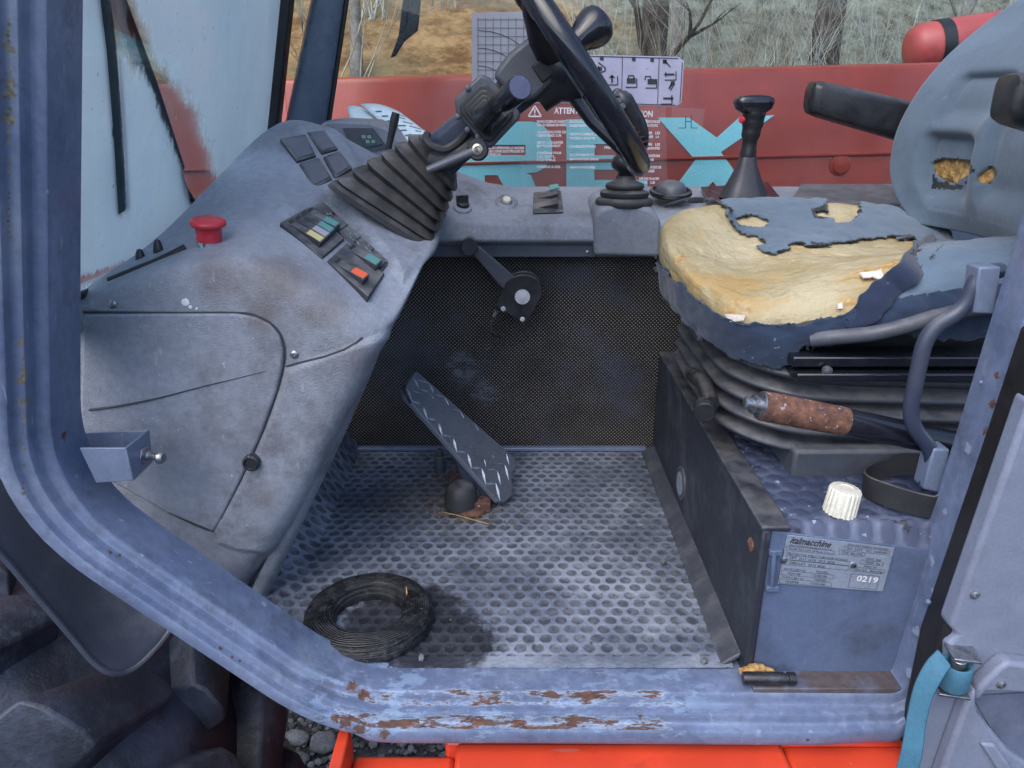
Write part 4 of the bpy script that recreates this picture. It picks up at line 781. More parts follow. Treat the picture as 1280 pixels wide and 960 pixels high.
# steering wheel
WA = Vector((.80, -.05, .59)).normalized(); E1 = EY - WA * EY.dot(WA); E1.normalize(); E2 = E1.cross(WA).normalized()
if E2.z > 0: E2 = -E2
WC = Q(716, 80, 1.30); SW = thing('steering_wheel', WC, 'black steering wheel seen edge on with a spinner knob', 'steering wheel')
RW = .192; P = []; rad = []
for k in range(97):
    a = 2 * math.pi * k / 96; P.append(WC + (E1 * math.cos(a) + E2 * math.sin(a)) * RW); rad.append(.0165)
mb = MB(); vs = []; fs = []
for i in range(96):
    a = 2 * math.pi * i / 96; rd = (E1 * math.cos(a) + E2 * math.sin(a))
    for k in range(14):
        b = 2 * math.pi * k / 14; wob = 1.0
        inner = max(0, -math.cos(b - .3)); wob += .13 * inner * math.sin(a * 30)
        vs.append(P[i] + (rd * math.cos(b) + WA * math.sin(b) * 1.08) * .0165 * wob)
    for k in range(14): fs.append((i * 14 + k, i * 14 + (k + 1) % 14, ((i + 1) % 96) * 14 + (k + 1) % 14, ((i + 1) % 96) * 14 + k))
mb.add(vs, fs); obj('rim', mb, M_GLOSSBLACK, SW, smooth=180)
hub = WC - WA * .045; m = MB(); m.lathe([(.034, -.03), (.036, 0), (.05, .015), (.052, .028), (.045, .034), (.0001, .036)], hub, WA, 28, cap=False); obj('hub', m, M_BLACK, SW)
for a in (R(95), R(215), R(335)):
    rd = E1 * math.cos(a) + E2 * math.sin(a); sd_ = WA.cross(rd); m = MB(); m.tube([hub + WA * .018 + rd * .03, hub + WA * .02 + rd * .09, WC - WA * .012 + rd * .15, WC + rd * .186], [.022, .019, .017, .016], 10, flat=.5); obj('spoke', m, M_BLACK, SW)
kb = Q(704, 66, 1.13); kd = (Q(757, 22, 1.17) - kb).normalized(); m = MB(); m.lathe([(.013, 0), (.0135, .01), (.0145, .022), (.019, .036), (.026, .052), (.0285, .064), (.027, .072), (.022, .076), (.0001, .077)], kb, kd, 28, cap=False); kn = obj('spinner_knob', m, M_GLOSSBLACK, SW, smooth=60)
m = MB(); m.lathe([(.0225, .0755), (.021, .0785), (.0001, .0805)], kb, kd, 24, cap=False); obj('knob_cap', m, worn('knob_cap', (.32, .16, .17), dirt=(.2, .15, .16), rough=.35, gstr=.04), kn)
# ================================================================ side console under the far window
SID = thing('side_console', (.2, 1.75, .45), 'grey moulded side console along the far window', 'console')
def sprof(x, rise=0.0): return [Vector((x, 1.69, .485)), Vector((x, 1.648, .485)), Vector((x, 1.645, .512)), Vector((x, 1.632, .516)), Vector((x, 1.618, .525)), Vector((x, 1.628, .556 + rise * .3)), Vector((x, 1.645, .568 + rise * .4)), Vector((x, 1.70, .580 + rise * .7)), Vector((x, 1.80, .600 + rise)), Vector((x, 1.868, .615 + rise)), Vector((x, 1.868, .5)), Vector((x, 1.75, .47))]
xs_ = [-.62, -.45, -.36, -.28, -.22, -.17, -.12, -.06, 0, .08, .15, .22, .4, .6, .8, 1.1]
def rz(x): return .13 * max(0, min(1, (-.02 - x) / .3)) ** 1.3
m = loft([sprof(x, rz(x)) for x in xs_]); SBV = BVHTree.FromPolygons(m.v, m.f); obj('ledge', m, M_SIDE, SID, smooth=45, bevel=.004)
m = MB(); m.box((-.2, 1.642, .4865), (.185, 1.6465, .5115)); obj('lower_trim', m, worn('trim_strip', (.075, .085, .115), dirt=(.13, .13, .14), rough=.45), SID, bevel=.001)
m = MB(); m.lathe([(.004, 0), (.004, .002), (.0001, .003)], Q(734, 315, 1.641), (0, -1, 0), 10, cap=False); obj('screw', m, M_STEEL, SID)
def side_top(px, py, d=None):     # a point on the sloping ledge top
    h = hit(SBV, px, py); return h[0], h[1]
NT_ = Vector((0, -.2, 1)).normalized(); PT = (Vector((0, 1.66, .572)), NT_)
# joystick pod
def pod(y0, dz, s): return None
q = [(744, 262), (752, 250), (800, 246), (818, 258), (822, 275), (745, 278)]
m = MB(); a = [Q(x, y, 1.615) for x, y in ((742, 320), (742, 272), (749, 262), (765, 257), (800, 257), (815, 262), (826, 275), (826, 322))]; m.prism(a, (0, .16, .022)); obj('joystick_pod', m, M_SIDE, SID, bevel=.009, seg=4)
JS = thing('joystick', Q(780, 250, 1.69), 'black loader joystick with ribbed grip behind the steering wheel', 'joystick')
jb = Q(780, 253, 1.67); m = MB(); m.lathe([(.060, -.006), (.063, .0), (.061, .007), (.050, .012), (.053, .016), (.052, .023), (.038, .028), (.042, .033), (.040, .040), (.022, .047), (.020, .056), (.0001, .056)], jb, (0, 0, 1), 36, cap=False); obj('gaiter', m, M_RUBBER, JS, smooth=60)
g0 = jb + Vector((.0, 0, .050)); m = MB(); P = [g0, Q(785, 196, 1.67), Q(794, 185, 1.67), Q(797, 168, 1.66), Q(790, 148, 1.65), Q(778, 126, 1.64), Q(768, 112, 1.635)]; m.tube(spline(P, 6), [.017] * 3 + [.031, .034, .031] + [.024] * 9 + [.0235] * 10 + [.022] * 6 + [.019, .017, .012, .010, .008, .004], 16); obj('grip', m, M_BLACK, JS, smooth=60)
for k in range(6):
    p = Q(797 - k * 2.2, 186 - k * 6.5, 1.655); mm = MB(); mm.lathe([(.0245, -.0015), (.0262, 0), (.0245, .0015)], p, (-.25, 0, 1), 16); obj('grip_ridge', mm, M_BLACK, JS)
m = MB()
for x, y in ((770, 118), (773, 126), (778, 133)): disc(m, Q(x, y, 1.618), (.5, -.7, .4), .0065, .004, 10)
obj('thumb_buttons', m, M_GREYPL, JS)
# ignition switch, oval light, small double switch
IG = thing('ignition_switch', Q(577, 258, 1.69), 'small black ignition key switch on the side console', 'switch')
p, n = side_top(578, 259); m = MB(); m.lathe([(.03, -.002), (.029, .003), (.024, .004), (.0001, .004)], p, n, 20, cap=False, sy=.7); obj('switch_base', m, M_SIDE, IG, bevel=.001)
m = MB(); m.lathe([(.014, 0), (.014, .010), (.011, .012), (.0001, .012)], p, n, 18, cap=False); m.box((-.013, -.0065, .010), (.013, .0065, .026), Matrix.Translation(p) @ Matrix.Rotation(.3, 4, 'Z')); obj('key_grip', m, M_BLACK, IG, bevel=.0015)
OV = thing('warning_light', side_top(633, 252)[0], 'pale oval button in a ringed recess on the side console', 'button')
p, n = side_top(633, 253); m = MB(); m.lathe([(.048, -.002), (.046, .003), (.034, .006), (.032, .002), (.0001, .002)], p, n, 32, cap=False, sy=.55); obj('ring', m, M_SIDE, OV, smooth=60)
m = MB(); m.lathe([(.028, .002), (.028, .0035), (.0001, .0035)], p, n, 28, cap=False, sy=.5); obj('dark_well', m, M_GREYPL, OV)
m = MB(); m.lathe([(.0165, .003), (.0165, .008), (.013, .0105), (.0001, .011)], p, n, 24, cap=False, sy=.6); obj('button', m, M_WHITECAP, OV)
DSW = thing('double_switch', side_top(684, 254)[0], 'small dark panel with two green marked rocker switches', 'switch')
Q4 = [(667, 242), (701, 240), (704, 267), (666, 268)]; m = slab(Q4, PT, .0, .004); obj('switch_plate', m, M_SWITCH, DSW, bevel=.0015)
for (a, b, lab) in (((672, 246), (696, 249), M_GREENL), ((672, 258), (696, 261), M_SWITCH)):
    m = MB(); A = on([(a[0], a[1] - 2), (b[0], a[1] - 3), (b[0] + 1, b[1] + 2), (a[0], b[1] + 1)], PT); hs = [.004, .016, .016, .004]; m.hexa([v + NT_ * .003 for v in A], [v + NT_ * h for v, h in zip(A, hs)]); o = obj('rocker_switch', m, M_SWITCH, DSW, bevel=.001)
    if lab is M_GREENL:
        m = MB(); A = on([(686, 240), (697, 238), (699, 243), (688, 246)], PT); m.prism([v + NT_ * .0125 for v in A], NT_ * .004); obj('switch_label', m, M_GREENL, o)
# round air vent
VT = thing('air_vent', side_top(838, 240)[0], 'round black swivelling air vent on the side console', 'vent')
p = Q(838, 243, 1.74); m = MB(); m.lathe([(.046, 0), (.048, .004), (.046, .010), (.040, .012), (.038, .006), (.0001, .006)], p, NT_, 32, cap=False); obj('vent_ring', m, M_BLACK, VT)
m = MB(); m.lathe([(.040, .006), (.038, .016), (.030, .025), (.014, .030), (.0001, .031)], p, (0, -.1, 1), 28, cap=False, sy=.9); obj('vent_dome', m, M_GREYPL, VT, smooth=60)
# gear lever
GL = thing('gear_lever', Q(930, 245, 1.72), 'black gear lever with T shaped handle and leather boot', 'lever')
m = MB(); m.prism([Q(x, y, d) for x, y, d in ((876, 236, 1.83), (960, 230, 1.86), (985, 262, 1.62), (890, 262, 1.62))], (0, 0, .004)); obj('lever_plate', m, M_GLOSSBLACK, GL)
gb = Q(929, 247, 1.70); rings = []
for h, hw, hh in ((0, .048, .045), (.02, .040, .038), (.045, .029, .028), (.068, .020, .02), (.085, .017, .017)):
    c = gb + Vector((.0, .02 * h / .085, h)) + Vector((.007, 0, 0)) * (h / .085); rings.append([c + Vector((a, b, 0)) for a, b in rrect(0, 0, hw, hh, min(hw, hh) * .6, 5)])
obj('leather_boot', loft(rings), worn('leather', (.017, .019, .028), dirt=(.06, .065, .08), rough=.45, grain=250, gstr=.35), GL, smooth=60)
sp_ = [Q(934, 203, 1.72), Q(936, 185, 1.72), Q(939, 165, 1.72), Q(942, 148, 1.72), Q(943, 138, 1.72)]; m = MB(); m.tube(spline(sp_, 4), [.0175] * 4 + [.016] * 3 + [.020] * 3 + [.0225] * 3 + [.024] * 4, 16); obj('lever_stem', m, M_BLACK, GL, smooth=60)
hc = Q(942, 131, 1.72); m = MB(); bmr = [[hc + Vector((a, b, h)) for a, b in rrect(0, 0, hw, .022 * k, .015 * k, 5)] for h, hw, k in ((-.016, .026, .9), (-.008, .037, 1), (.004, .042, 1.05), (.013, .040, 1), (.018, .030, .8), (.020, .015, .4))]; obj('handle', loft(bmr), M_GLOSSBLACK, GL, smooth=60)
m = MB(); disc(m, Q(928, 150, 1.705), (-.8, -.6, 0), .007, .006, 12); obj('trigger', m, M_ESTOP, GL)
# tray behind the seat on the ledge
m = MB(); m.prism([Q(x, y, d) for x, y, d in ((1000, 236, 1.82), (1120, 236, 1.82), (1125, 262, 1.66), (985, 262, 1.66))], (0, 0, .012)); obj('ledge_tray', m, M_GREYPL, SID, bevel=.003)
# hand throttle on the panel
TH = thing('hand_throttle', Q(648, 375, 1.68), 'black hand throttle lever with D shaped cover plate on the perforated panel', 'lever')
yt = 1.600; arcp = [(654 + 25 * math.cos(R(a)), 365 - 22 * math.sin(R(a))) for a in range(-10, 171, 15)]
m = MB(); m.prism([Q(x, y, yt) for x, y in [(620, 384), (658, 406)] + arcp], (0, .012, 0)); pb_ = obj('cover_plate', m, M_BLACK, TH, bevel=.0025)
m = MB(); m.prism([Q(x, y - 4, yt + .013) for x, y in [(624, 384), (658, 404)] + arcp], (0, .012, 0)); obj('back_plate', m, M_BLACK, TH, bevel=.002)
m = MB(); m.lathe([(.0165, 0), (.0165, .0015), (.009, .002), (.009, .004), (.0001, .005)], Q(653, 371, yt), (0, -1, 0), 24, cap=False); obj('pivot_washer', m, worn('pale_washer', (.5, .52, .55), rough=.4, dirt=(.3, .3, .3), scale=50), pb_)
for x, y in ((629, 386), (653, 399)):
    m = MB(); disc(m, Q(x, y, yt), (0, -1, 0), .0055, .002, 12); obj('rivet', m, worn('rivet', (.55, .56, .62), rough=.4), pb_)
m = MB(); m.prism([Q(x, y, yt + .002) for x, y in ((586, 312), (594, 304), (641, 344), (647, 352), (630, 362), (622, 354))], (0, .010, 0)); obj('lever_arm', m, M_GREYPL, TH, bevel=.002)
m = MB(); m.prism([Q(x, y, yt - .008) for x, y in ((575, 311), (578, 301), (587, 295), (596, 301), (598, 312), (590, 321), (580, 320))], (0, .020, 0)); obj('lever_knob', m, M_SWITCH, TH, bevel=.003)
m = MB(); m.tube([Q(621, 388, yt + .006), Q(617, 396, yt + .006)], .0045, 8); obj('cable_ferrule', m, M_STEEL, TH); m = MB(); m.tube(spline([Q(617, 396, yt + .006), Q(614, 408, yt + .006), Q(617, 418, yt + .012), Q(625, 421, yt + .035)], 5), .003, 8); obj('cable', m, M_RUBBER, TH)
# ================================================================ stickers on the far window
ys_ = WY - .0015; ux = (1, 0, 0); uy = (0, 0, 1)
def quadw(pts, y=ys_, th=.0008): return MB().prism([Q(x, y_, y) for x, y_ in pts], (0, th, 0))
SG = obj('grid_sticker', quadw([(590, 16), (700, 13), (700, 128), (590, 132)]), M_GRIDSTICK, label='grey load chart sticker with a curve grid behind the steering column', cat='sticker'); LOC[SG.name] = SG.location.copy()
m = MB()
for k in range(11): m.add([Q(597 + k * 9.5, 22, ys_ - .001), Q(598 + k * 9.5, 22, ys_ - .001), Q(598 + k * 9.5, 122, ys_ - .001), Q(597 + k * 9.5, 122, ys_ - .001)], [(0, 1, 2, 3)])
for k in range(10): m.add([Q(596, 24 + k * 10.5, ys_ - .0012), Q(694, 24 + k * 10.5, ys_ - .0012), Q(694, 24.8 + k * 10.5, ys_ - .0012), Q(596, 24.8 + k * 10.5, ys_ - .0012)], [(0, 1, 2, 3)])
obj('chart_lines', m, M_GREYINK, SG, smooth=180)
m = MB()
for rr_ in (40, 62, 84): m.tube([Q(598 + rr_ * math.cos(R(a)), 122 - rr_ * math.sin(R(a)), ys_ - .0013) for a in range(0, 91, 10)], .0006, 4)
obj('chart_curves', m, M_INK, SG)
ST = obj('pictogram_sticker', quadw([(640, 70), (648, 66), (848, 71), (855, 76), (852, 128), (845, 133), (648, 127), (641, 122)]), M_STICK, label='lilac pictogram sticker with padlocks and arrows on the far window', cat='sticker'); LOC[ST.name] = ST.location.copy()
m = MB(); yk = ys_ - .0012
def ln(mm, a, b, w=1.2):
    d = Vector((b[0] - a[0], b[1] - a[1])).normalized(); n_ = Vector((-d.y, d.x)) * w * .5
    mm.add([Q(a[0] - n_.x, a[1] - n_.y, yk), Q(b[0] - n_.x, b[1] - n_.y, yk), Q(b[0] + n_.x, b[1] + n_.y, yk), Q(a[0] + n_.x, a[1] + n_.y, yk)], [(0, 1, 2, 3)])
def rect(mm, x, y, w_, h): ln(mm, (x, y), (x + w_, y), h)
for a, b in (((648, 68), (848, 73)), ((853, 78), (850, 128)), ((845, 131.5), (650, 125.5)), ((682, 100), (682, 127))): ln(m, a, b, 1)
for a, b in (((778, 71), (777, 129)), ((824, 72), (822, 130))): ln(m, a, b, .8)
for x, y in ((752, 73), (792, 74), (815, 75)): rect(m, x - 2, y, 4.5, 4.5)
for cx, cy, op in ((789, 100, 0), (815, 101, 1)):
    rect(m, cx - 5.5, cy + 1, 11, 6.5)
    for a, b in (((cx - 3.5 - op * 5, cy - 1), (cx - 3.5 - op * 5, cy - 5)), ((cx - 3.5 - op * 5, cy - 5.5), (cx + 3.5 - op * 5, cy - 5.5)), ((cx + 3.5 - op * 5, cy - 5), (cx + 3.5 - op * 5, cy - 1))): ln(m, a, b, 1.4)
for x, y in ((765, 100), (838, 94), (833, 124), (789, 103), (814, 104)):
    for a, b in (((x - 7, y + 6), (x + 7, y + 6)), ((x + 7, y + 6), (x + 7, y - 5))): ln(m, a, b, 1.3)
for x, y, s in ((765, 100, 0), (838, 93, -1), (834, 123, 1)):
    if s: ln(m, (x - 5, y), (x + 5, y), 2.4); m.add([Q(x + 5 * s, y - 3.5, yk), Q(x + 9 * s * .9, y, yk), Q(x + 5 * s, y + 3.5, yk)], [(0, 1, 2)])
    else: ln(m, (x, y - 5), (x, y + 3), 2.4); m.add([Q(x - 4, y - 3, yk), Q(x, y - 7, yk), Q(x + 4, y - 3, yk)], [(0, 1, 2)])
for pts in ([(748, 78), (757, 85), (756, 89), (745, 92)], [(829, 75), (834, 79), (838, 84)], [(840, 106), (836, 111), (840, 103)], [(838, 113), (843, 105)], [(748, 82), (750, 92)]):
    for a, b in zip(pts[:-1], pts[1:]): ln(m, a, b, 1.4)
for x, y in ((831, 77), (841, 104), (750, 86)): rect(m, x - 2.5, y, 5, 5)
obj('pictograms', m, M_INK, ST, smooth=180)
TX = obj('warning_sticker', quadw([(650, 133), (832, 133), (834, 236), (650, 236)]), M_FILM, label='clear sticker with white ATTENTION warning text on the far window', cat='sticker'); LOC[TX.name] = TX.location.copy()
m = MB()
for a, b in (((668.5, 132), (660.5, 145.5)), ((668.5, 132), (676.5, 145.5)), ((660.5, 145.5), (676.5, 145.5))): ln(m, a, b, 1.8)
ln(m, (668.5, 136.5), (668.5, 141.5), 1.6); ln(m, (668.5, 142.5), (668.5, 144), 1.6); obj('warning_triangle', m, M_WHITEINK, TX, smooth=180)
def wtext(s, px, py, hpx, wpx, bold=.02): a = Q(px, py, yk); return text_mesh(s, a, ux, uy, hpx / 500 * 1.0, .0, width=(Q(px + wpx, py, yk) - a).length, bold=bold)
obj('lettering', wtext('ATTENTION', 693, 142, 6.5, 45, .03), M_WHITEINK, TX, smooth=180); obj('lettering', wtext('ATTENTION', 771, 146, 6.5, 45, .03), M_WHITEINK, TX, smooth=180)
L1 = ['NE PAS UTILISER DE CHARIOT', 'SUR UN TERRAIN EN PENTE', '', 'NE PAS SOULEVER DE', 'PERSONNES SUR', '', 'NE PAS SOULEVER', 'EN MOUVEMENT', '', 'CONTROLE POUR', 'LE SOL', 'NE PAS', '', 'CHARGE A SOL']
L2 = ['UTILISATION DE', 'NAVIGATEURS', '', 'UTILISER   LES', 'SOULEVER   LA', '', 'UTILISER   LES', 'SANS QUALIFIES', '', 'STABILISATEURS', 'POIDS', '', 'AVEC LE POIDS DE', 'LEVAGE', '', 'NE PAS PLACER', 'SUR  LE']
for L, px, wd, st_ in ((L1, 671, 37, 4.35), (L2, 799, 30, 4.75), (['SOUS LA CHARGE EN', 'POSITION LEVEE', '', 'NE PAS LAISSER LE', 'MOTEUR ALLUME', '', 'STABILISATEURS', '', 'LES FOURCHES', 'EN POSITION BASSE', '', 'NE PAS MONTER'], 712, 38, 5.2), (['OPERER SANS', 'LES INSTRUCTIONS', '', 'NE PAS QUITTER', 'LE SIEGE', '', 'FREIN A MAIN'], 755, 38, 5.4)):
    for i, s in enumerate(L):
        if s: obj('lettering', wtext(s, px, 153.5 + i * st_, 2.8, wd * min(1, .45 + len(s) / 34), .03), M_WHITEINK, TX, smooth=180)
tx2 = obj('clear_sticker', quadw([(609, 182), (656, 182), (656, 196), (609, 196)]), M_FILM, label='small clear strip of white text beside the tilt lever hub', cat='sticker'); LOC[tx2.name] = tx2.location.copy()
for i, s in enumerate(('NE PAS APPROCHER LA MACHINE', 'DES LIGNES ELECTRIQUES EN', 'TENSION')): obj('lettering', wtext(s, 610, 186.5 + i * 4, 2.7, 45 * (1 if i < 2 else .35), .03), M_WHITEINK, tx2, smooth=180)
TG = obj('gear_sticker', quadw([(840, 134), (881, 136), (876, 169), (838, 168)]), M_FILM, label='small clear gear pattern sticker beside the pictogram sticker', cat='sticker'); LOC[TG.name] = TG.location.copy()
m = MB()
for a, b in (((857, 145), (857, 160)), ((864, 144), (864, 160)), ((857, 152), (864, 152)), ((848, 160), (857, 160)), ((864, 160), (872, 160))): ln(m, a, b, .9)
obj('gear_pattern', m, M_INK, TG, smooth=180)
# ================================================================ red chassis under the sill
CH = thing('chassis', (.2, 1.0, -.5), 'bright red painted chassis under the door sill', 'chassis')
m = MB(); m.box((-.10, .86, -.6), (.66, 1.5, -.088)); obj('chassis_beam', m, M_RED, CH, bevel=.006)
m = MB(); m.box((-.255, .775, -.2), (-.237, .862, -.062)); obj('end_plate', m, M_RED, CH, bevel=.003)
m = MB(); m.box((-.236, .78, -.6), (-.085, .862, -.112)); obj('step_box', m, M_RED, CH, bevel=.008)
m = MB(); m.box((-.083, .80, -.6), (.40, .862, -.086)); obj('front_plate', m, M_RED, CH, bevel=.008)
m = MB(); m.box((.402, .79, -.6), (.64, .862, -.094)); obj('front_plate', m, M_RED, CH, bevel=.006)
# ================================================================ seat box
BX = .347; ZB = .25
SB = thing('seat_box', (.55, 1.3, 0), 'blue steel seat box with black side panel and metal data plate', 'seat box')
yb = .908
fr = [Vector((BX + .002, yb, Q(955, 663, yb).z + .001)), Q(1178, 690, yb) + Vector((0, 0, .002)), Q(1165, 878, yb), Vector((BX + .002, yb, -.004))]
m = MB(); m.prism(fr, (0, .004, 0)); obj('front_panel', m, M_BOXPAINT, SB, bevel=.002)
lt_ = [Q(921, 846, yb + .001), Q(953, 662, yb + .001), Vector((BX, 1.69, ZB)), Vector((BX, 1.69, 0))]
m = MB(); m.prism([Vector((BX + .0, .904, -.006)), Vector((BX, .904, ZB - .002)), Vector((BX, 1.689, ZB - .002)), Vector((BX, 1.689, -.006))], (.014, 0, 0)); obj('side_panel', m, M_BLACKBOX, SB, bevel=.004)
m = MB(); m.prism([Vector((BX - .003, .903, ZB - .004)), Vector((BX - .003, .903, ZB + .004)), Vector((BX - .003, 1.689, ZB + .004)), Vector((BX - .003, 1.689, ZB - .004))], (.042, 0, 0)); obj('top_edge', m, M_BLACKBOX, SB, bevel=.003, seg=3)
# top mat with raised dots
x0, x1, y0, y1 = BX + .03, 1.05, .909, 1.688; NX, NY = 190, 200; vs = []; dv = []
for j in range(NY + 1):
    y = y0 + (y1 - y0) * j / NY
    for i in range(NX + 1):
        x = x0 + (x1 - x0) * i / NX; jj = round(y / .027); best = 9
        for q in (jj - 1, jj, jj + 1): xo = .0165 if q % 2 else 0; ii = round((x - xo) / .033); best = min(best, math.hypot(x - xo - ii * .033, y - q * .027))
        e = max(0, min(1, (.0125 - best) / .003 + .5)); zt = ZB - .001 + .0028 * e + .001 * nz((x, y, 0), 12); zf = fr[0].z + (fr[1].z - fr[0].z) * (x - fr[0].x) / (fr[1].x - fr[0].x); zt = zt if y > .925 else zf + (zt - zf) * (y - y0) / .0165; vs.append(Vector((x, y, zt))); dv.append(e)
mb = MB(); n1 = NX + 1; mb.add(vs, [(j * n1 + i, j * n1 + i + 1, (j + 1) * n1 + i + 1, (j + 1) * n1 + i) for j in range(NY) for i in range(NX)])
def m_topmat():
    n = NT('box_mat_rubber'); h = n.t.nodes.new('ShaderNodeAttribute'); h.attribute_name = 'dimple'; h = h.outputs['Fac']
    a = n.mix(n.ramp(n.noise(8, 6, .65), .35, .65), (.045, .06, .11), (.13, .155, .23)); c = n.mix(n.math('MULTIPLY', h, .75), a, (.045, .055, .10))
    c = n.mix(n.ramp(n.noise(24, 7, .7), .56, .66, 0, .9), c, (.015, .016, .022)); c = n.mix(n.ramp(n.noise(45, 6, .65), .62, .68, 0, .9), c, (.34, .38, .45))
    for p in (Q(1003, 620, 1.02), Q(1014, 645, .965), Q(1120, 652, .96)): c = n.mix(n.near(p, .014, .5, 60, .5), c, (.24, .19, .16))
    return n.set(col=c, rough=.45, normal=n.bump(n.noise(160, 4), .3, .0015))
tm = obj('top_mat', mb, m_topmat(), SB, smooth=180, fix=False); at = tm.data.attributes.new('dimple', 'FLOAT', 'POINT'); at.data.foreach_set('value', dv)
# round plug on the black side, bracket handle
pp_ = QP(852, 604, (BX, 1, 0), Vector((1, 0, 0))); m = MB(); m.lathe([(.036, 0), (.036, .003), (.027, .0045), (.026, .002), (.0001, .002)], pp_, (-1, 0, 0), 32, cap=False); ro = obj('plug_ring', m, M_GREYPL, SB); m = MB(); m.lathe([(.0245, .002), (.0245, .0042), (.0001, .0048)], pp_, (-1, 0, 0), 28, cap=False); obj('plug_disc', m, worn('plug_disc', (.22, .26, .32), dirt=(.1, .11, .13), rough=.35, gstr=.04, scratch=.3), ro)
pp_ = QP(939, 681, (BX, 1, 0), Vector((1, 0, 0))); m = MB(); m.lathe([(.011, 0), (.011, .002), (.005, .004), (.0001, .004)], pp_, (-1, 0, 0), 14, cap=False); obj('rusty_screw', m, M_RUST, SB)
yp = yb - .0005
m = MB(); m.box((-.009, -.008, -.004), (.009, 0, .004), Matrix.Translation(Q(968, 688, yp))); m.box((-.009, -.008, -.004), (.009, 0, .004), Matrix.Translation(Q(964, 733, yp))); m.tube([Q(968, 688, yp - .006), Q(965, 733, yp - .006)], .0035, 10)
obj('staple_handle', m, M_BOXPAINT, SB, bevel=.001)
# data plate
ya = yb - .001
plq = [(984, 668), (1118, 684), (1103, 739), (972, 729)]
P_ = [Q(x, y, ya) for x, y in plq]; m = MB(); m.prism(P_, (0, -.0012, 0)); DP = obj('data_plate', m, M_PLATE, SB, bevel=.0004)
ux_ = (P_[1] - P_[0]).normalized(); uy_ = (P_[0] - P_[3]); uy_ = (uy_ - ux_ * uy_.dot(ux_)).normalized(); Wp = (P_[1] - P_[0]).length; Hp = (P_[0] - P_[3]).length
def PL(u, v, o=.0016): return P_[3] * (1 - u) * v + Vector() if False else (P_[3].lerp(P_[2], u)).lerp(P_[0].lerp(P_[1], u), v) + Vector((0, -o, 0))
def ptext(s, u, v, h, w=None, mat=M_INK, shear=0, bold=.0): obj('lettering', text_mesh(s, PL(u, v), ux_, uy_, h * Hp, .0, width=w * Wp if w else None, shear=shear, bold=bold), mat, DP, smooth=180)
ptext('italmacchine', .03, .85, .13, .38, shear=.35, bold=.022)
for s, u, v, h, w in (('VIA COSTRUZIONI MECCANICHE', .03, .79, .035, .40), ('42100 REGGIO EMILIA ITALY', .03, .725, .035, .42), ('PROTECTIVE STRUCTURE FOR MODELS', .03, .615, .045, .56), ('LIFT  2513  2616  3512  4020', .06, .535, .05, .42), ('GIROLIFT  3513 4020', .06, .43, .05, .34), ('ROPS CERT N\u00b0', .03, .30, .045, .20), ('PASSED', .33, .30, .045, .11), ('1037/98', .06, .215, .045, .12), ('12/05/98', .30, .215, .045, .13), ('FOPS CERT N\u00b0', .03, .13, .045, .20), ('PASSED', .33, .13, .045, .11), ('1038/98', .06, .045, .045, .12), ('12/05/98', .30, .045, .045, .13), ('MANUFACTURING STANDARD', .56, .93, .035, .38), ('ISO 3471   ISO 3449/84', .56, .845, .045, .38), ('OSE 86-295', .52, .755, .045, .20), ('MASS  (kg)', .76, .68, .04, .14), ('7500  kg', .76, .60, .045, .14), ('PART N\u00b0', .76, .51, .04, .12), ('35135  95178', .68, .42, .045, .26)): ptext(s, u, v, h, w)
ptext('0219', .72, .20, .115, .20, M_WHITEINK, bold=.02)
m = MB()
def fl_(u0, v0, u1, v1, t=.006):
    for a, b in (((u0, v0), (u1, v0)), ((u1, v0), (u1, v1)), ((u1, v1), (u0, v1)), ((u0, v1), (u0, v0))):
        du, dv_ = (0, t) if a[1] == b[1] else (t * .45, 0); m.add([PL(a[0], a[1], .00155), PL(b[0], b[1], .00155), PL(b[0] + du, b[1] + dv_, .00155), PL(a[0] + du, a[1] + dv_, .00155)], [(0, 1, 2, 3)])
for b in ((.01, .70, .46, .78), (.03, .51, .62, .60), (.03, .405, .62, .50), (.01, .19, .50, .28), (.01, .02, .50, .11), (.54, .82, .96, .91), (.50, .73, .74, .82), (.72, .575, .93, .66), (.64, .40, .96, .49), (.66, .04, .93, .34)): fl_(*b)
obj('plate_lines', m, M_INK, DP, smooth=180)
m = MB()
for u, v in ((.01, .48), (.66, .53)): disc(m, PL(u, v, .001), (0, -1, 0), .0045, .0025, 10, .5)
obj('rivets', m, M_CHROME, DP)
# white ribbed cap, black ring, rod with foam roll
p = QZ(1049, 640, ZB); WCp = thing('ribbed_cap', p, 'ivory white ribbed knob standing on the seat box beside the black ring', 'knob')
n_ = 96; m = MB(); ax_ = Vector((.10, .0, 1)).normalized(); vs = []; prf = [(.0225, 0), (.0215, .036), (.0195, .039)]
m.lathe(prf, p, ax_, 80, cap=False, ribs=20, ribd=.03); obj('cap_body', m, M_WHITECAP, WCp, smooth=30); m = MB(); m.lathe([(.0198, .0385), (.012, .0395), (.0115, .038), (.0001, .038)], p, ax_, 32, cap=False); obj('cap_top', m, M_WHITECAP, WCp)
m = MB(); m.lathe([(.0125, -.001), (.0125, .001), (.0001, .001)], p + Vector((-.022, -.004, 0)), (0, 0, 1), 16, cap=False); obj('dark_hole', m, M_INK, WCp)
pc = QZ(1135, 622, ZB + .002); m = MB(); n = 48; vs = []
for k in range(n):
    a = 2 * math.pi * k / n; r = .062
    for rr, h in ((r - .002, 0), (r + .001, 0), (r + .004, .035), (r + .001, .036)): vs.append(pc + Vector((rr * math.cos(a), rr * math.sin(a) * .95, h + .006 * math.sin(a * 2) + (.006 if math.cos(a) > 0 else 0))))
m.add(vs, [(k * 4 + i, k * 4 + (i + 1) % 4, ((k + 1) % n) * 4 + (i + 1) % 4, ((k + 1) % n) * 4 + i) for k in range(n) for i in range(4)])
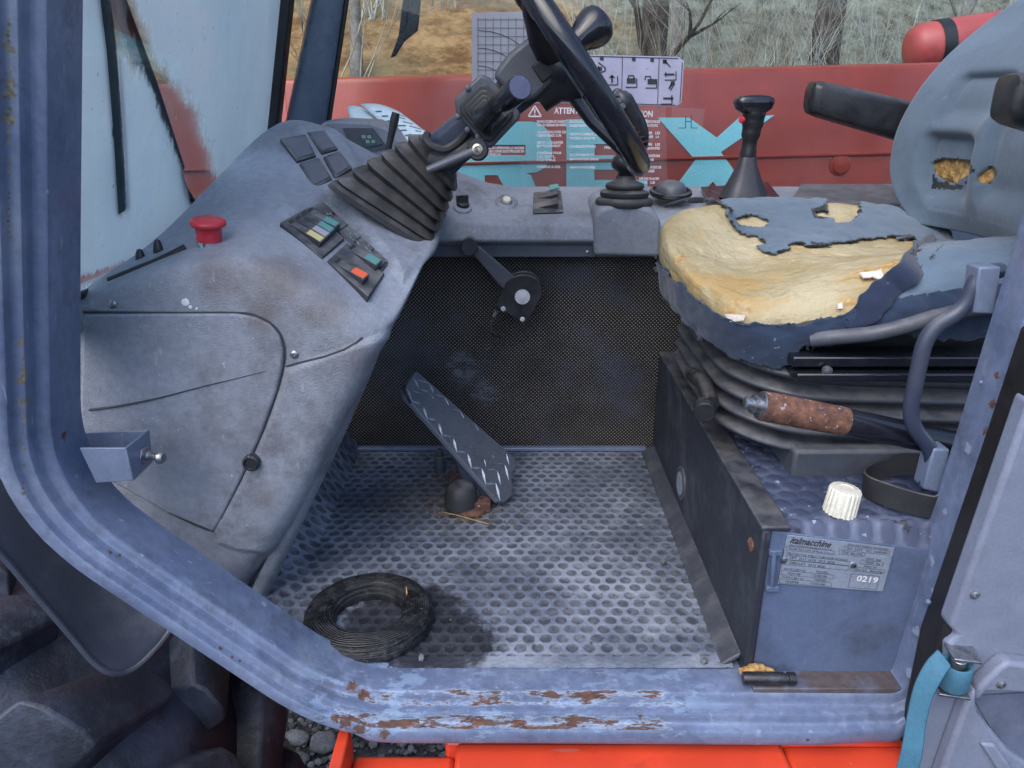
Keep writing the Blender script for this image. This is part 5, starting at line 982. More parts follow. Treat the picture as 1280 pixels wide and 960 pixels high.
obj('rubber_band_ring', m, M_RUBBER, smooth=50, label='wide black rubber ring lying on the seat box behind the white knob', cat='ring')
a = Vector((Q(926, 860, .885).x, .882, .0125)); b = Vector((Q(990, 860, .885).x, .881, .0125)); dd = (b - a); L = dd.length; m = MB(); m.lathe([(.0085, 0), (.0095, .004), (.0095, L * .78), (.0075, L * .79), (.0075, L * .86), (.0095, L * .87), (.0095, L), (.0001, L)], a, dd, 20); RD = obj('steel_rod', m, worn('greasy_rod', (.04, .04, .045), dirt=(.12, .12, .13), scale=30, rough=.3, metal=.6), label='short dark steel pin lying at the foot of the seat box', cat='pin')
m = MB(); P = spline([Vector((a.x + k * .012, .897, .010 + .006 * math.sin(k * .8))) for k in range(5)], 4); m.tube(P, [.006] * 5 + [.0085] * 7 + [.006] * 5, 10); obj('foam_strip', m, M_CRUMB, label='strip of yellow foam tucked behind the steel pin', cat='foam')
# ================================================================ seat
ST_ = thing('seat', (.68, 1.34, .28), 'worn blue operator seat with torn cover showing yellow foam', 'seat')
S = [  # inner top, shoulder, side, lower side, bottom
 [(1190, 300, 1.42), (1180, 272, 1.50), (1172, 266, 1.56), (1172, 300, 1.60), (1172, 340, 1.60)],
 [(1040, 284, 1.42), (1035, 252, 1.49), (1030, 243, 1.55), (1030, 275, 1.58), (1030, 330, 1.58)],
 [(925, 283, 1.41), (905, 256, 1.46), (890, 250, 1.51), (880, 275, 1.54), (885, 330, 1.54)],
 [(893, 303, 1.36), (840, 264, 1.41), (817, 268, 1.42), (811, 305, 1.42), (822, 370, 1.41)],
 [(915, 326, 1.30), (860, 318, 1.27), (826, 310, 1.26), (836, 350, 1.245), (856, 425, 1.25)],
 [(955, 337, 1.26), (925, 365, 1.165), (908, 383, 1.12), (916, 420, 1.095), (935, 490, 1.11)],
 [(1010, 328, 1.25), (1035, 355, 1.14), (1045, 378, 1.095), (1052, 412, 1.075), (1025, 492, 1.10)],
 [(1075, 318, 1.27), (1120, 312, 1.16), (1142, 330, 1.11), (1150, 376, 1.065), (1140, 425, 1.085)],
 [(1200, 312, 1.30), (1270, 296, 1.18), (1310, 305, 1.12), (1325, 350, 1.065), (1330, 410, 1.085)]]
S3 = [[Q(*c) for c in s] for s in S]; mb = MB(); mb.grid(S3)
o0 = len(mb.v); mids = []
for a, b in ((0, 8), (1, 7), (2, 6), (3, 5)):
    mp = S3[a][0].lerp(S3[b][0], .5) + Vector((0, 0, -.006)); mids.append(len(mb.v)); mb.v.append(mp)
I = lambda k: k * 5
for k in range(3): mb.f.append((I(k), I(k + 1), mids[k + 1], mids[k])); mb.f.append((I(8 - k), mids[k], mids[k + 1], I(7 - k)))
mb.f.append((I(3), I(4), I(5), mids[3]))
# weld the shared grid vertices: grid() already indexes S3 row-major, so inner point k is 5*k
CU = bake(mb, 5)
bm = bmesh.new(); bm.from_mesh(CU); bmesh.ops.recalc_face_normals(bm, faces=bm.faces); bm.to_mesh(CU); bm.free()
up_ = sum((p.normal.z * p.area for p in CU.polygons))
CV = [v.co.copy() for v in CU.vertices]; CN = [v.normal.copy() * (1 if up_ > 0 else -1) for v in CU.vertices]; CF = [tuple(p.vertices) for p in CU.polygons]
for i, v in enumerate(CV): # lumps and hollows of the old cushion
    k = .006 * nz(v, 9, 3) + .0025 * nz(v, 26, 8) - .006 * max(0, nz(v, 50, 15) - .18) + .0008 * nz(v, 160, 4); CV[i] = v + CN[i] * k
FOAM = [(812, 262), (850, 256), (885, 254), (902, 262), (905, 272), (918, 292), (938, 309), (955, 320), (985, 318), (1010, 312), (1030, 309), (1060, 306), (1100, 300), (1138, 303), (1150, 318), (1132, 345), (1100, 372), (1060, 390), (1015, 402), (965, 406), (925, 403), (895, 388), (868, 366), (845, 346), (826, 326), (812, 300)]
HOLES = [[(1034, 250), (1042, 245), (1060, 245), (1071, 254), (1071, 268), (1062, 279), (1048, 281), (1036, 272)], [(1019, 269), (1028, 266), (1034, 272), (1027, 277)], [(918, 276), (940, 272), (958, 281), (946, 288), (924, 284)], [(985, 311), (1000, 307), (1010, 314), (995, 319)], [(928, 302), (945, 298), (955, 308), (940, 312)]]
PX = [proj(v) for v in CV]
def fmask(i):
    x, y = PX[i]; v = CV[i]; j = 5 * nz(v, 40, 1) + 3 * nz(v, 110, 5); return min([polydist(x, y, FOAM) + j] + [polydist(x, y, h) + .5 * j for h in HOLES])
FM = [fmask(i) for i in range(len(CV))]
LOWP = [(800, 352), (828, 362), (860, 402), (880, 420), (915, 440), (945, 452), (972, 458), (990, 446), (1000, 430), (1035, 428), (1062, 412), (1100, 412), (1160, 420), (1220, 425), (1300, 425)]
def lowy(x):
    for (a, b), (c, d) in zip(LOWP[:-1], LOWP[1:]):
        if a <= x <= c: return b + (d - b) * (x - a) / (c - a)
    return 500
fc = MB(); used = {}
def smooth_edge(V, cnt, it=3):
    nb = {}
    for e, c in cnt.items():
        if c == 1: nb.setdefault(e[0], []).append(e[1]); nb.setdefault(e[1], []).append(e[0])
    V = [v for v in V]
    for _ in range(it):
        new = {i: V[i] * .4 + (V[l[0]] + V[l[1]]) * .3 for i, l in nb.items() if len(l) == 2}
        for i, p in new.items(): V[i] = p
    return V
def pick(test, off, extra=None):
    mm = MB(); mp = {}; fs = []
    for f in CF:
        if test(f): fs.append(f)
    cnt = {}
    for f in fs:
        for a, b in zip(f, f[1:] + f[:1]): e = (min(a, b), max(a, b)); cnt[e] = cnt.get(e, 0) + 1
    bd = set(i for e, c in cnt.items() if c == 1 for i in e); CVs = smooth_edge(CV, cnt)
    for f in fs:
        for i in f:
            if i not in mp:
                mp[i] = len(mm.v); o = off + (abs(nz(CV[i], 60, 2)) * .006 if i in bd and extra else (abs(nz(CV[i], 26, 11)) * .006 if extra else 0)); mm.v.append(CVs[i] + CN[i] * o + (Vector((nz(CV[i], 200, 1), nz(CV[i], 200, 4), nz(CV[i], 200, 7))) * .003 if i in bd and extra else Vector()))
        mm.f.append(tuple(mp[i] for i in f))
    return mm, fs
def frayed(f): return PX[f[0]][1] < lowy(PX[f[0]][0]) + 5 * nz(CV[f[0]], 70, 9) + 3 * nz(CV[f[0]], 190, 2)
fm, _ = pick(lambda f: min(FM[i] for i in f) < 14, 0.0); obj('foam_cushion', fm, M_FOAM, ST_, smooth=180, fix=False)
cvm, fs = pick(lambda f: min(FM[i] for i in f) > 0 and frayed(f), .0045, True)
co = obj('torn_cover', cvm, [M_FABRIC, M_CHAR, M_SIDEFAB], ST_, smooth=180, fix=False, solid=.003)
for p, f in zip(co.data.polygons, fs):
    x, y = PX[f[0]]; v = CV[f[0]]; d = min(FM[i] for i in f)
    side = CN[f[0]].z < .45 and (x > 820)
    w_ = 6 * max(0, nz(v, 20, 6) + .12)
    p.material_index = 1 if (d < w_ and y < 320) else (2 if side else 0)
# rolled torn edge of the cover: black band by the foam
def ribbon(name, pts, w, mat, off=.006, seed=0, thick=.004, par=None, wav=.3):
    P = spline(pts, 8); m = MB(); rows = []
    for i, p in enumerate(P):
        t = (P[min(i + 1, len(P) - 1)] - P[max(i - 1, 0)]).normalized(); a = t.cross(Vector((0, -.75, .65))).normalized(); n_ = a.cross(t).normalized()
        if n_.y > 0: n_ = -n_
        k = min(1, 4 * min(i, len(P) - 1 - i) / len(P) + .25)
        rows.append([p + a * w * k * s * (1 + wav * nz(p + Vector((s, 0, 0)), 60, seed)) + n_ * (off + .003 * nz(p, 50, seed + s)) - n_ * abs(s) * .004 for s in (-1, -.6, -.2, .2, .6, 1)])
    m.grid(rows); return obj(name, m, mat, par or ST_, solid=thick, sub=1, smooth=180)
CUB = BVHTree.FromPolygons(CV, CF)
def seat(px, py, off=0):
    l, n_, _, _ = CUB.ray_cast(Vector((0, 0, CAMZ)), ray(px, py).normalized())
    if l is None: return Q(px, py, 1.09)
    return l + (n_ if n_.dot(ray(px, py)) < 0 else -n_) * off
ribbon('cover_flap', [seat(1163, 300, .004), seat(1140, 335, .006), seat(1112, 362, .006), seat(1085, 386, .006), seat(1058, 408, .004)], .021, M_NAVY, .006, 1, .005, wav=.5)
ribbon('torn_edge', [seat(x, y) for x, y in ((830, 258), (855, 251), (880, 249), (900, 254), (915, 262), (925, 268))], .0032, M_CHAR, .002, 2, .003, wav=1)
ribbon('scorched_rim', [seat(x, y) for x, y in ((880, 380), (900, 396), (925, 405), (965, 408), (1005, 405), (1040, 397))], .0055, worn('scorched_foam', (.055, .045, .04), dirt=(.02, .02, .02), scale=50, rough=.9, grain=300, gstr=.6, light=(.2, .15, .09), lightscale=120), .002, 7, .003, wav=1)
for k, q in enumerate(([(1093, 344), (1100, 342), (1103, 350), (1097, 354), (1088, 350)], [(1074, 346), (1092, 344), (1088, 352), (1078, 352)], [(1045, 383), (1051, 381), (1052, 388), (1046, 388)], [(908, 392), (932, 395), (930, 401), (914, 402)])):
    P = [seat(x, y, .006) for x, y in q]; m = MB(); m.prism(P, (.0005, -.002, .002)); obj('foam_scrap', m, M_FLAP, ST_, smooth=20)
# threads hanging from the torn skirt
m = MB(); rr_ = random.Random(5)
for k in range(170):
    x = rr_.uniform(935, 1062); y = lowy(x) - 3; l = seat(x, y, .004); m.tube([l, l + Vector((rr_.uniform(-.006, .006), -.001, -rr_.uniform(.004, .013)))], [.0007, .0003], 3, cap=False)
for k in range(150):
    t = rr_.random(); x = 1175 - 117 * t; y = 302 + 108 * t + rr_.choice([-12, 13]); l = seat(x, y, .008); m.tube([l, l + Vector((rr_.uniform(-.007, .007), -.002, rr_.uniform(-.008, .008)))], [.0007, .0003], 3, cap=False)
obj('loose_threads', m, M_NAVY, ST_, kind='stuff', smooth=180)
# piping and dark underside
m = MB(); m.tube(spline([Q(1015, 425, 1.085), Q(1050, 421, 1.065), Q(1090, 417, 1.055), Q(1130, 408, 1.05), Q(1170, 396, 1.05), Q(1220, 386, 1.05), Q(1280, 380, 1.06)], 6), .0115, 10); obj('piping', m, M_GREYPL, ST_)
m = MB(); m.box((.44, 1.16, .40), (.98, 1.56, .50)); obj('seat_pan', m, M_SEAL, ST_, bevel=.02)
m = MB(); m.box((.425, 1.055, .411), (1.0, 1.11, .424)); m.box((.42, 1.065, .430), (1.0, 1.12, .447)); obj('slide_rail', m, M_GLOSSBLACK, ST_, bevel=.003)
m = MB(); m.lathe([(.008, 0), (.008, .004), (.0001, .005)], Q(1033, 463, 1.06), (0, -1, 0), 10, cap=False); obj('rail_bolt', m, M_STEEL, ST_)
m = MB(); m.box((0, 0, 0), (.03, .03, .012), Matrix.Translation(Q(818, 345, 1.42))); obj('front_clip', m, M_BLACK, ST_, bevel=.003)
# suspension bellows
rings = []
prf_ = [(.262, .00), (.270, .030), (.288, .044), (.306, .030), (.314, -.016), (.322, .020), (.338, .034), (.354, .020), (.361, -.022), (.368, .010), (.385, .024), (.400, .010), (.408, -.03), (.43, -.06), (.45, -.08)]
prf_ = [(.262 + .0295 * k + dz, e * (1.05 - .05 * k)) for k in range(5) for dz, e in ((0, -.014), (.006, .022), (.015, .030), (.0235, .020))] + [(.412, -.03), (.43, -.06), (.45, -.08)]
for z, e in prf_: rings.append([Vector((.70 + a, 1.345 + b, z + .025 * max(0, (-a - .1) / .25) - .02 * max(0, -b - .1))) for a, b in rrect(0, 0, .335 + e, .245 + e, .14, 8)])
obj('suspension_bellows', loft(rings), M_BELLOWS, ST_, sub=2, smooth=180)
m = MB(); m.prism([Vector(p) for p in ((.44, 1.06, ZB - .01), (1.0, 1.06, ZB - .01), (1.0, 1.6, ZB - .01), (.44, 1.6, ZB - .01))], (0, 0, .055)); obj('seat_plinth', m, M_GREYPL, ST_, bevel=.006)
m = MB(); m.lathe([(.014, 0), (.014, .02), (.0185, .022), (.0185, .04), (.016, .043), (.0001, .043)], Q(887, 510, 1.14) + Vector((0, .03, 0)), (-.25, -1, -.1), 20, cap=False); m.tube([Q(889, 505, 1.14), Q(880, 480, 1.2), Q(866, 468, 1.3)], .014, 10); obj('damper_pivot', m, M_BLACK, ST_)
# weight lever: rusty end on a black tube
LV = thing('seat_lever', Q(1060, 525, 1.0), 'black tubular seat lever with a rusty worn end', 'lever')
a = Q(952, 507, .985); b = Q(1056, 527, .99); c = Q(1225, 562, 1.0)
m = MB(); m.lathe([(.0215, 0), (.0215, (b - a).length * .5), (.0205, (b - a).length)], a, b - a, 24); obj('rusty_sleeve', m, m_rust('rust_sleeve', .62), LV)
m = MB(); m.lathe([(.0198, -.002), (.0198, (c - b).length)], b, c - b, 24); obj('tube', m, M_GLOSSBLACK, LV)
m = MB(); dd = (a - b).normalized(); m.lathe([(.020, 0), (.020, .003), (.012, .004), (.012, .010), (.014, .011), (.014, .014), (.009, .015), (.009, .024), (.0065, .026), (.0001, .026)], a, dd, 18, cap=False); obj('end_bolt', m, M_STEEL, LV)
# backrest
def bx(u, v):    # u 0 far .. 1 near, v 0 bottom .. 1 top
    hh = .50 * v; w2 = .270
    top = max(0, (v - .45) / .55); bot = max(0, (.24 - v) / .24); hw = w2 * (1 - .06 * top ** 2 - .25 * top ** 6) * (1 - .34 * bot ** 2.2)
    s = (u - .5) * 2; y = 1.305 - s * hw
    x = .785 + 2.6 * max(0, hh - .13) ** 2 - .055 * abs(s) ** 2.5 + .03 * bot ** 2
    x += .09 * max(0, abs(s) - .86) / .14 * max(0, abs(s) - .86) / .14
    d = 0
    def groove(val, w): return math.exp(-(val / w) ** 2)
    pu, pv = s, v
    if .06 < v < .9:
        # moulded pads: a ridge cross with sunk panels each side
        def pad(s0, s1, v0, v1, dep):
            a = 1 / (1 + math.exp(-(s - s0) / .012)) * 1 / (1 + math.exp((s - s1) / .03)); b = 1 / (1 + math.exp(-(v - v0) / .02)) * 1 / (1 + math.exp((v - v1) / .007)); q_ = a * b; return dep * q_ + 4 * q_ * (1 - q_) * .011
        d += pad(-.62, -.22, .13, .32, .024) + pad(-.06, .60, .15, .42, .026) + pad(-.60, -.16, .40, .52, .014) + pad(-.02, .7, .49, .70, .018)
    return Vector((x + d, y, .585 + hh))
N1, N2 = 150, 170; vs = []; 
for j in range(N2 + 1):
    for i in range(N1 + 1):
        p = bx(i / N1, j / N2); p.x += .003 * nz(p, 10, 2); vs.append(p)
n1 = N1 + 1; BF = [(j * n1 + i, j * n1 + i + 1, (j + 1) * n1 + i + 1, (j + 1) * n1 + i) for j in range(N2) for i in range(N1)]
BH = [[(1168, 203), (1178, 200), (1195, 201), (1212, 203), (1214, 214), (1205, 222), (1193, 228), (1180, 225), (1170, 216)], [(1228, 219), (1236, 212), (1244, 213), (1243, 222), (1233, 230), (1228, 227)]]
BPX = [proj(p) for p in vs]
BM_ = [min(polydist(*q, h) for h in BH) + 2.0 * nz(p, 90, 1) for q, p in zip(BPX, vs)]
cover = MB(); keep = [f for f in BF if min(BM_[i] for i in f) > 0]; cover.f = keep; cnt = {}
for f in keep:
    for a, b in zip(f, f[1:] + f[:1]): e = (min(a, b), max(a, b)); cnt[e] = cnt.get(e, 0) + 1
cnt = {e: c for e, c in cnt.items() if not (c == 1 and (min(BM_[e[0]], BM_[e[1]]) > 15))}
cover.v = smooth_edge([Vector(p) for p in vs], cnt)
def crumple(p): return p
bo = obj('backrest', cover, [M_FABRIC, M_CHAR], ST_, smooth=180, solid=.0035)
DK = [(1162, 210), (1172, 226), (1195, 233), (1212, 226), (1200, 238), (1162, 238)]
for p, f in zip(bo.data.polygons, bo.data.polygons): 
    i0 = p.vertices[0]; q = proj(bo.data.vertices[i0].co + LOC[ST_.name]); p.material_index = 1 if (polydist(*q, DK) < 3 * nz(bo.data.vertices[i0].co, 120, 1) or min(polydist(*q, h) for h in BH) < 2.4) else 0
fo = MB(); fv = {}
for f in BF:
    if min(BM_[i] for i in f) < 8:
        for i in f:
            if i not in fv: fv[i] = len(fo.v); p = vs[i]; fo.v.append(p + Vector((.006 + .005 * nz(p, 60, 3), 0, 0)))
        fo.f.append(tuple(fv[i] for i in f))
obj('backrest_foam', fo, M_CRUMB, ST_, smooth=180)
sh = MB(); rows = []
for j in range(0, 25):
    v = j / 24; l = bx(0, v); r = bx(1, v); mid = l.lerp(r, .5); rows.append([l + Vector((.0, .002, 0)), l + Vector((.06, .0, -.02)), mid + Vector((.13, 0, -.03)), r + Vector((.06, 0, -.02)), r + Vector((0, -.002, 0))])
sh.grid(rows); obj('back_shell', sh, M_GREYPL, ST_, smooth=180)
def armrest(pts, mat):
    m = MB(); rings = []
    for (px, py, d, hw, hh) in pts:
        c = Q(px, py, d); rings.append([c + Vector((0, a, b)) for a, b in rrect(0, 0, hw, hh, min(hw, hh) * .55, 5)])
    return obj('armrest', loft(rings), mat, ST_, smooth=50)
armrest([(1009, 123, 1.62, .018, .020), (1013, 122, 1.62, .026, .030), (1022, 124, 1.62, .029, .033), (1085, 140, 1.62, .03, .037), (1160, 160, 1.62, .03, .040), (1230, 178, 1.62, .03, .040)], M_BLACK)
armrest([(1252, 122, 1.06, .018, .018), (1256, 122, 1.06, .027, .028), (1266, 124, 1.06, .030, .032), (1330, 140, 1.06, .03, .036), (1420, 160, 1.06, .03, .036)], M_BLACK)
# ================================================================ grab handle on the rear pillar
GH = thing('grab_handle', Q(1165, 560, .93), 'bent dark tubular grab handle bolted to the rear door pillar', 'handle')
yh = .955
m = MB(); P = rounded([Q(1250, 338, yh + .02), Q(1222, 341, yh), Q(1206, 388, yh), Q(1158, 412, yh), Q(1134, 528, yh), Q(1170, 566, yh), Q(1157, 608, yh)], .035, 6); m.tube(P, .0105, 14); obj('tube', m, M_DARKPAINT, GH, smooth=60)
m = MB(); m.prism([Q(x, y, yh - .012) for x, y in ((1224, 334), (1252, 333), (1244, 394), (1217, 392))], (0, .03, 0)); obj('mounting_block', m, M_GREYPAINT, GH, bevel=.003)
m = MB(); m.prism([Q(x, y, yh - .012) for x, y in ((1167, 561), (1188, 562), (1178, 618), (1154, 612))], (0, .03, 0)); obj('mounting_block', m, M_GREYPAINT, GH, bevel=.003)
# ================================================================ accelerator pedal
PD = thing('pedal', QZ(590, 635, 0), 'worn steel tread plate pedal on a rusty floor mount', 'pedal')
pa, pb, pc_, pd = Q(502, 490, 1.39), Q(626, 630, 1.39), Q(648, 576, 1.50), Q(520, 463, 1.50)
un = (pb - pa).cross(pd - pa).normalized(); un = un if un.dot(ray(570, 550)) < 0 else -un
def pe(u, v, o=0): return (pa.lerp(pb, u)).lerp(pd.lerp(pc_, u), v) + un * o
bo_ = [pe(.0, .12), pe(.03, 0), pe(.97, 0), pe(1.03, .12), pe(1.06, .34), pe(1.03, .50), pe(.99, .62), pe(1.0, .85), pe(.97, 1), pe(.02, 1), pe(0, .95)]
m = MB(); m.prism(bo_, -un * .010); pl8 = obj('tread_plate', m, worn('tread_steel', (.135, .15, .18), dirt=(.08, .09, .115), dirt_amt=.7, scale=22, rough=.36, metal=.15, grain=200, gstr=.3, scratch=.3, light=(.35, .4, .48), lightscale=60), PD, bevel=.0015)
m = MB()
for i in range(13):
    for j in range(4):
        u = .05 + i * .074 + (.037 if j % 2 else 0); v = .14 + j * .24
        if u > .96: continue
        s = 1 if (i + j) % 2 else -1; L, w_ = .05, .13
        A = [pe(u - L, v - s * w_ * .9, .0003), pe(u, v - .035 - s * .0, .0003), pe(u + L, v + s * w_ * .9, .0003), pe(u, v + .035, .0003)]
        c = pe(u, v, .0042); m.add(A + [c], [(0, 1, 4), (1, 2, 4), (2, 3, 4), (3, 0, 4)])
obj('tread_bars', m, worn('tread_bar_steel', (.30, .34, .41), dirt=(.1, .11, .13), dirt_amt=.6, scale=40, rough=.3, metal=.25, scratch=.3), pl8, smooth=20)
m = MB(); m.tube([pe(.0, .30, -.003), pe(.0, .10, .003), pe(.05, -.02, .004), pe(.09, -.02, .0)], .003, 6); obj('edge_trim', m, M_RUBBER, pl8)
m = MB(); m.prism([pe(.45, .1, -.004), pe(.98, .1, -.004), pe(.92, .1, -.055), pe(.80, .1, -.05)], (pd - pa).normalized() * .045); obj('pedal_bracket', m, M_DARKPAINT, PD, bevel=.003)
m = MB(); o = pe(.86, .08, -.035); m.lathe([(.009, 0), (.009, .006), (.006, .009), (.0001, .009)], o, (-.1, -1, .1), 6); obj('pivot_bolt', m, M_STEEL, PD)
bp_ = QZ(578, 634, .004); m = MB(); m.lathe([(.045, -.002), (.044, .006), (.038, .009), (.0001, .009)], bp_ + Vector((.02, 0, 0)), (0, 0, 1), 14, sy=.8); m.box((-.005, -.02, 0), (.06, .03, .02), Matrix.Translation(bp_)); obj('rusty_base', m, m_rust('rust_base', .7), PD, bevel=.002)
m = MB(); m.lathe([(.036, .006), (.035, .03), (.032, .045), (.024, .056), (.010, .062), (.0001, .063)], bp_ + Vector((-.002, .0, 0)), (0, 0, 1), 28, cap=False); obj('rubber_dome', m, M_RUBBER, PD, smooth=60)
m = MB(); o = QZ(550, 590, .0); m.lathe([(.012, 0), (.012, .04), (.009, .042), (.009, .055), (.006, .058), (.0001, .058)], o, (0, 0, 1), 16, cap=False); obj('stop_post', m, M_GREYPL, PD); m = MB(); m.lathe([(.02, -.01), (.02, .012), (.0001, .012)], QZ(572, 600, .012), (.3, -1, .2), 16); obj('rusty_washer', m, M_RUST, PD)
# dry straw and crumbs round the pedal
m = MB(); rr_ = random.Random(11)
for k in range(420):
    a = rr_.uniform(0, 6.28); r = abs(rr_.gauss(0, .05)); c = QZ(rr_.choice([545, 585, 600]), rr_.choice([600, 645, 640]), .003) + Vector((r * math.cos(a) * 1.3, r * math.sin(a), 0)); b = rr_.uniform(0, 3.14); L = rr_.uniform(.002, .012); m.tube([c, c + Vector((L * math.cos(b), L * math.sin(b), .001))], [.0009, .0006], 3, cap=False)
for k in range(500):
    p = Vector((rr_.uniform(-.42, .33), rr_.uniform(.93, 1.66), .001)); s = rr_.uniform(.0008, .0024); stone_mb(m, p, s, rr_) if k % 3 == 0 else None
tag(obj('floor_crumbs', m, m_noise2('dry_litter', (.09, .06, .035), (.28, .21, .13), 40), smooth=60), kind='stuff')
m = MB(); m.tube(spline([QZ(553, 640, .006), QZ(575, 645, .008), QZ(600, 652, .006), QZ(612, 655, .004)], 5), .0014, 5); obj('straw', m, M_CRUMB, label='pale dry straw lying in front of the pedal base', cat='straw')
for px, py, r, lb in ((829, 702, .007, 'small pale pebble on the floor beside the seat box'), (880, 826, .008, 'pale chip of stone on the floor at the corner of the seat box'), (527, 822, .007, 'crumpled pale scrap beside the oily rubber ring')):
    m = MB(); stone_mb(m, QZ(px, py, .004), r, rr_); obj('pebble', m, M_STONES[0], label=lb, cat='pebble', smooth=30)
# ================================================================ oily rubber ring on the floor
RC = QZ(462, 777, 0.0); RC.z = 0; m = MB(); prf_ = [(.057, .002), (.057, .007), (.0545, .009), (.0545, .014), (.057, .016), (.057, .021), (.061, .0225), (.061, .027), (.066, .0285), (.067, .0305), (.080, .0312), (.090, .0300), (.0985, .0275), (.1005, .0245), (.0985, .0225), (.1035, .0195), (.1045, .0155), (.1010, .0135), (.1055, .0105), (.1055, .006), (.1015, .0042), (.104, .002), (.103, .0), (.058, .0)]
n = 120; vs = []; k_ = len(prf_)
for i in range(n):
    a = 2 * math.pi * i / n
    for j, (r, h) in enumerate(prf_):
        p = Vector((r * math.cos(a), r * math.sin(a), h)); q = 1 + .008 * nz(p, 16, 3) + .022 * max(0, nz(p, 55, 5)) * (r > .099); vs.append(RC + Vector((p.x * q, p.y * q, max(0, h * (1 + .05 * nz(p, 30, 9))))))
m.add(vs, [(i * k_ + j, i * k_ + (j + 1) % k_, ((i + 1) % n) * k_ + (j + 1) % k_, ((i + 1) % n) * k_ + j) for i in range(n) for j in range(k_)])
def m_oily():
    n = NT('oily_rubber'); c = n.mix(n.ramp(n.noise(60, 7, .75), .45, .7), (.009, .0095, .011), (.035, .038, .045)); c = n.mix(n.ramp(n.noise(160, 3), .68, .72), c, (.16, .16, .16))
    rr = n.vmath('LENGTH', n.vmath('MULTIPLY', n.vmath('SUBTRACT', n.pos, tuple(RC)), (1, 1, 0))); rg = n.math('SINE', n.math('ADD', n.math('MULTIPLY', rr, 1700), n.math('MULTIPLY', n.noise(25, 3), 9)))
    nb = n.bump(n.noise(150, 5, .7), .8, .003); nb = n.bump(rg, .45, .0018, nb); return n.set(col=c, rough=n.ramp(n.noise(30, 5), .35, .65, .25, .6), normal=nb, spec=.6)
RG = obj('rubber_ring', m, m_oily(), label='oily black rubber ring lying on the dimpled floor by the sill', cat='ring', smooth=25); LOC[RG.name] = RG.location.copy()
m = MB(); a0 = RC + Vector((.055, .028, .004)); m.tube([a0, a0 + Vector((.004, .004, .022)), a0 + Vector((.002, .012, .036))], [.0018, .002, .0006], 6); obj('straw', m, M_CRUMB, label='short brown straw standing inside the oily rubber ring', cat='straw')
# ================================================================ strap and open door at the right
DR = thing('open_door', Q(1260, 900, .78), 'pale blue grey open cab door panel with moulded pocket', 'door')
yd = .80
m = MB(); m.prism([Q(x, y, yd) for x, y in ((1288, 500), (1400, 500), (1400, 1100), (1118, 1100), (1150, 900), (1182, 838), (1184, 806), (1198, 795), (1188, 785))], (0, .03, 0)); obj('door_skin', m, M_DOORPAINT, DR, bevel=.006, seg=3)
m = MB(); o_ = [Q(x, y, yd - .022) for x, y in ((1210, 875), (1222, 862), (1250, 835), (1262, 828), (1400, 850), (1400, 1100), (1140, 1100), (1168, 990))]; i_ = [(1226, 893), (1232, 868), (1300, 868), (1300, 950), (1262, 935)]
m.prism(o_[:2] + [Q(1221, 880, yd - .022), Q(1223, 892, yd - .022), Q(1262, 940, yd - .022), Q(1400, 1030, yd - .022)] + o_[5:], (0, .024, 0)); m.prism([o_[1], o_[2], o_[3], o_[4], Q(1400, 872, yd - .022), Q(1234, 866, yd - .022), Q(1221, 880, yd - .022)], (0, .024, 0)); obj('pocket_frame', m, M_DOORPAINT, DR, bevel=.006, seg=3)
m = MB(); m.prism([Q(x, y, yd - .003) for x, y in ((1215, 870), (1400, 860), (1400, 1045), (1262, 950))], (0, .002, 0)); obj('pocket_recess', m, worn('recess_paint', (.11, .13, .20), rough=.6), DR)
m = MB()
for px, py in ((1218, 743), (1251, 855)): m.lathe([(.006, -.002), (.006, .002), (.003, .0035), (.0025, .001), (.0001, .001)], Q(px, py, yd - (.0 if py < 800 else .022)), (0, -1, 0), 12, cap=False)
obj('panel_screws', m, M_STEEL, DR)
m = MB(); m.prism([Q(x, y, yd - .02) for x, y in ((1222, 925), (1240, 925), (1300, 1010), (1290, 1030))], (0, -.008, 0)); obj('moulded_rib', m, M_DOORPAINT, DR, bevel=.004)
SS = thing('strap', Q(1187, 850, .79), 'faded turquoise webbing door strap looped round a small post', 'strap')
p = Q(1190, 856, .785); axs = Vector((-.05, -.1, 1)).normalized(); m = MB(); m.lathe([(.0175, 0), (.019, .004), (.0185, .022), (.018, .038), (.016, .040), (.0135, .038), (.0135, .02)], p, axs, 28, cap=False); obj('strap_loop', m, M_STRAP, SS, smooth=60)
m = MB(); m.lathe([(.009, -.01), (.009, .046), (.0001, .046)], p, axs, 16); m.prism([p + Vector((-.012, -.01, .046)), p + Vector((.022, -.014, .044)), p + Vector((.026, .02, .046)), p + Vector((-.010, .02, .048))], (0, 0, .004)); m.prism([p + Vector((-.022, -.012, -.008)), p + Vector((.018, -.016, -.012)), p + Vector((.022, .02, -.012)), p + Vector((-.016, .02, -.008))], (0, 0, .004)); obj('post_bracket', m, M_STEEL, SS, bevel=.001)
m = MB(); mid = spline([Q(1181, 822, .770), Q(1168, 836, .765), Q(1155, 862, .76), Q(1147, 895, .755), Q(1143, 918, .75), Q(1138, 945, .745), Q(1126, 985, .745)], 6); rows = []
for i, c in enumerate(mid):
    t = i / (len(mid) - 1); w_ = .0125; tg = (mid[min(i + 1, len(mid) - 1)] - mid[max(i - 1, 0)]).normalized(); a = tg.cross(Vector((0, -1, 0))).normalized(); a = (a + Vector((0, .9 - .5 * t, 0))).normalized(); rows.append([c - a * w_ + Vector((0, -.002 * math.sin(t * 9), 0)), c, c + a * w_])
m.grid(rows); obj('webbing', m, M_STRAP, SS, solid=.0028, sub=1, smooth=180)
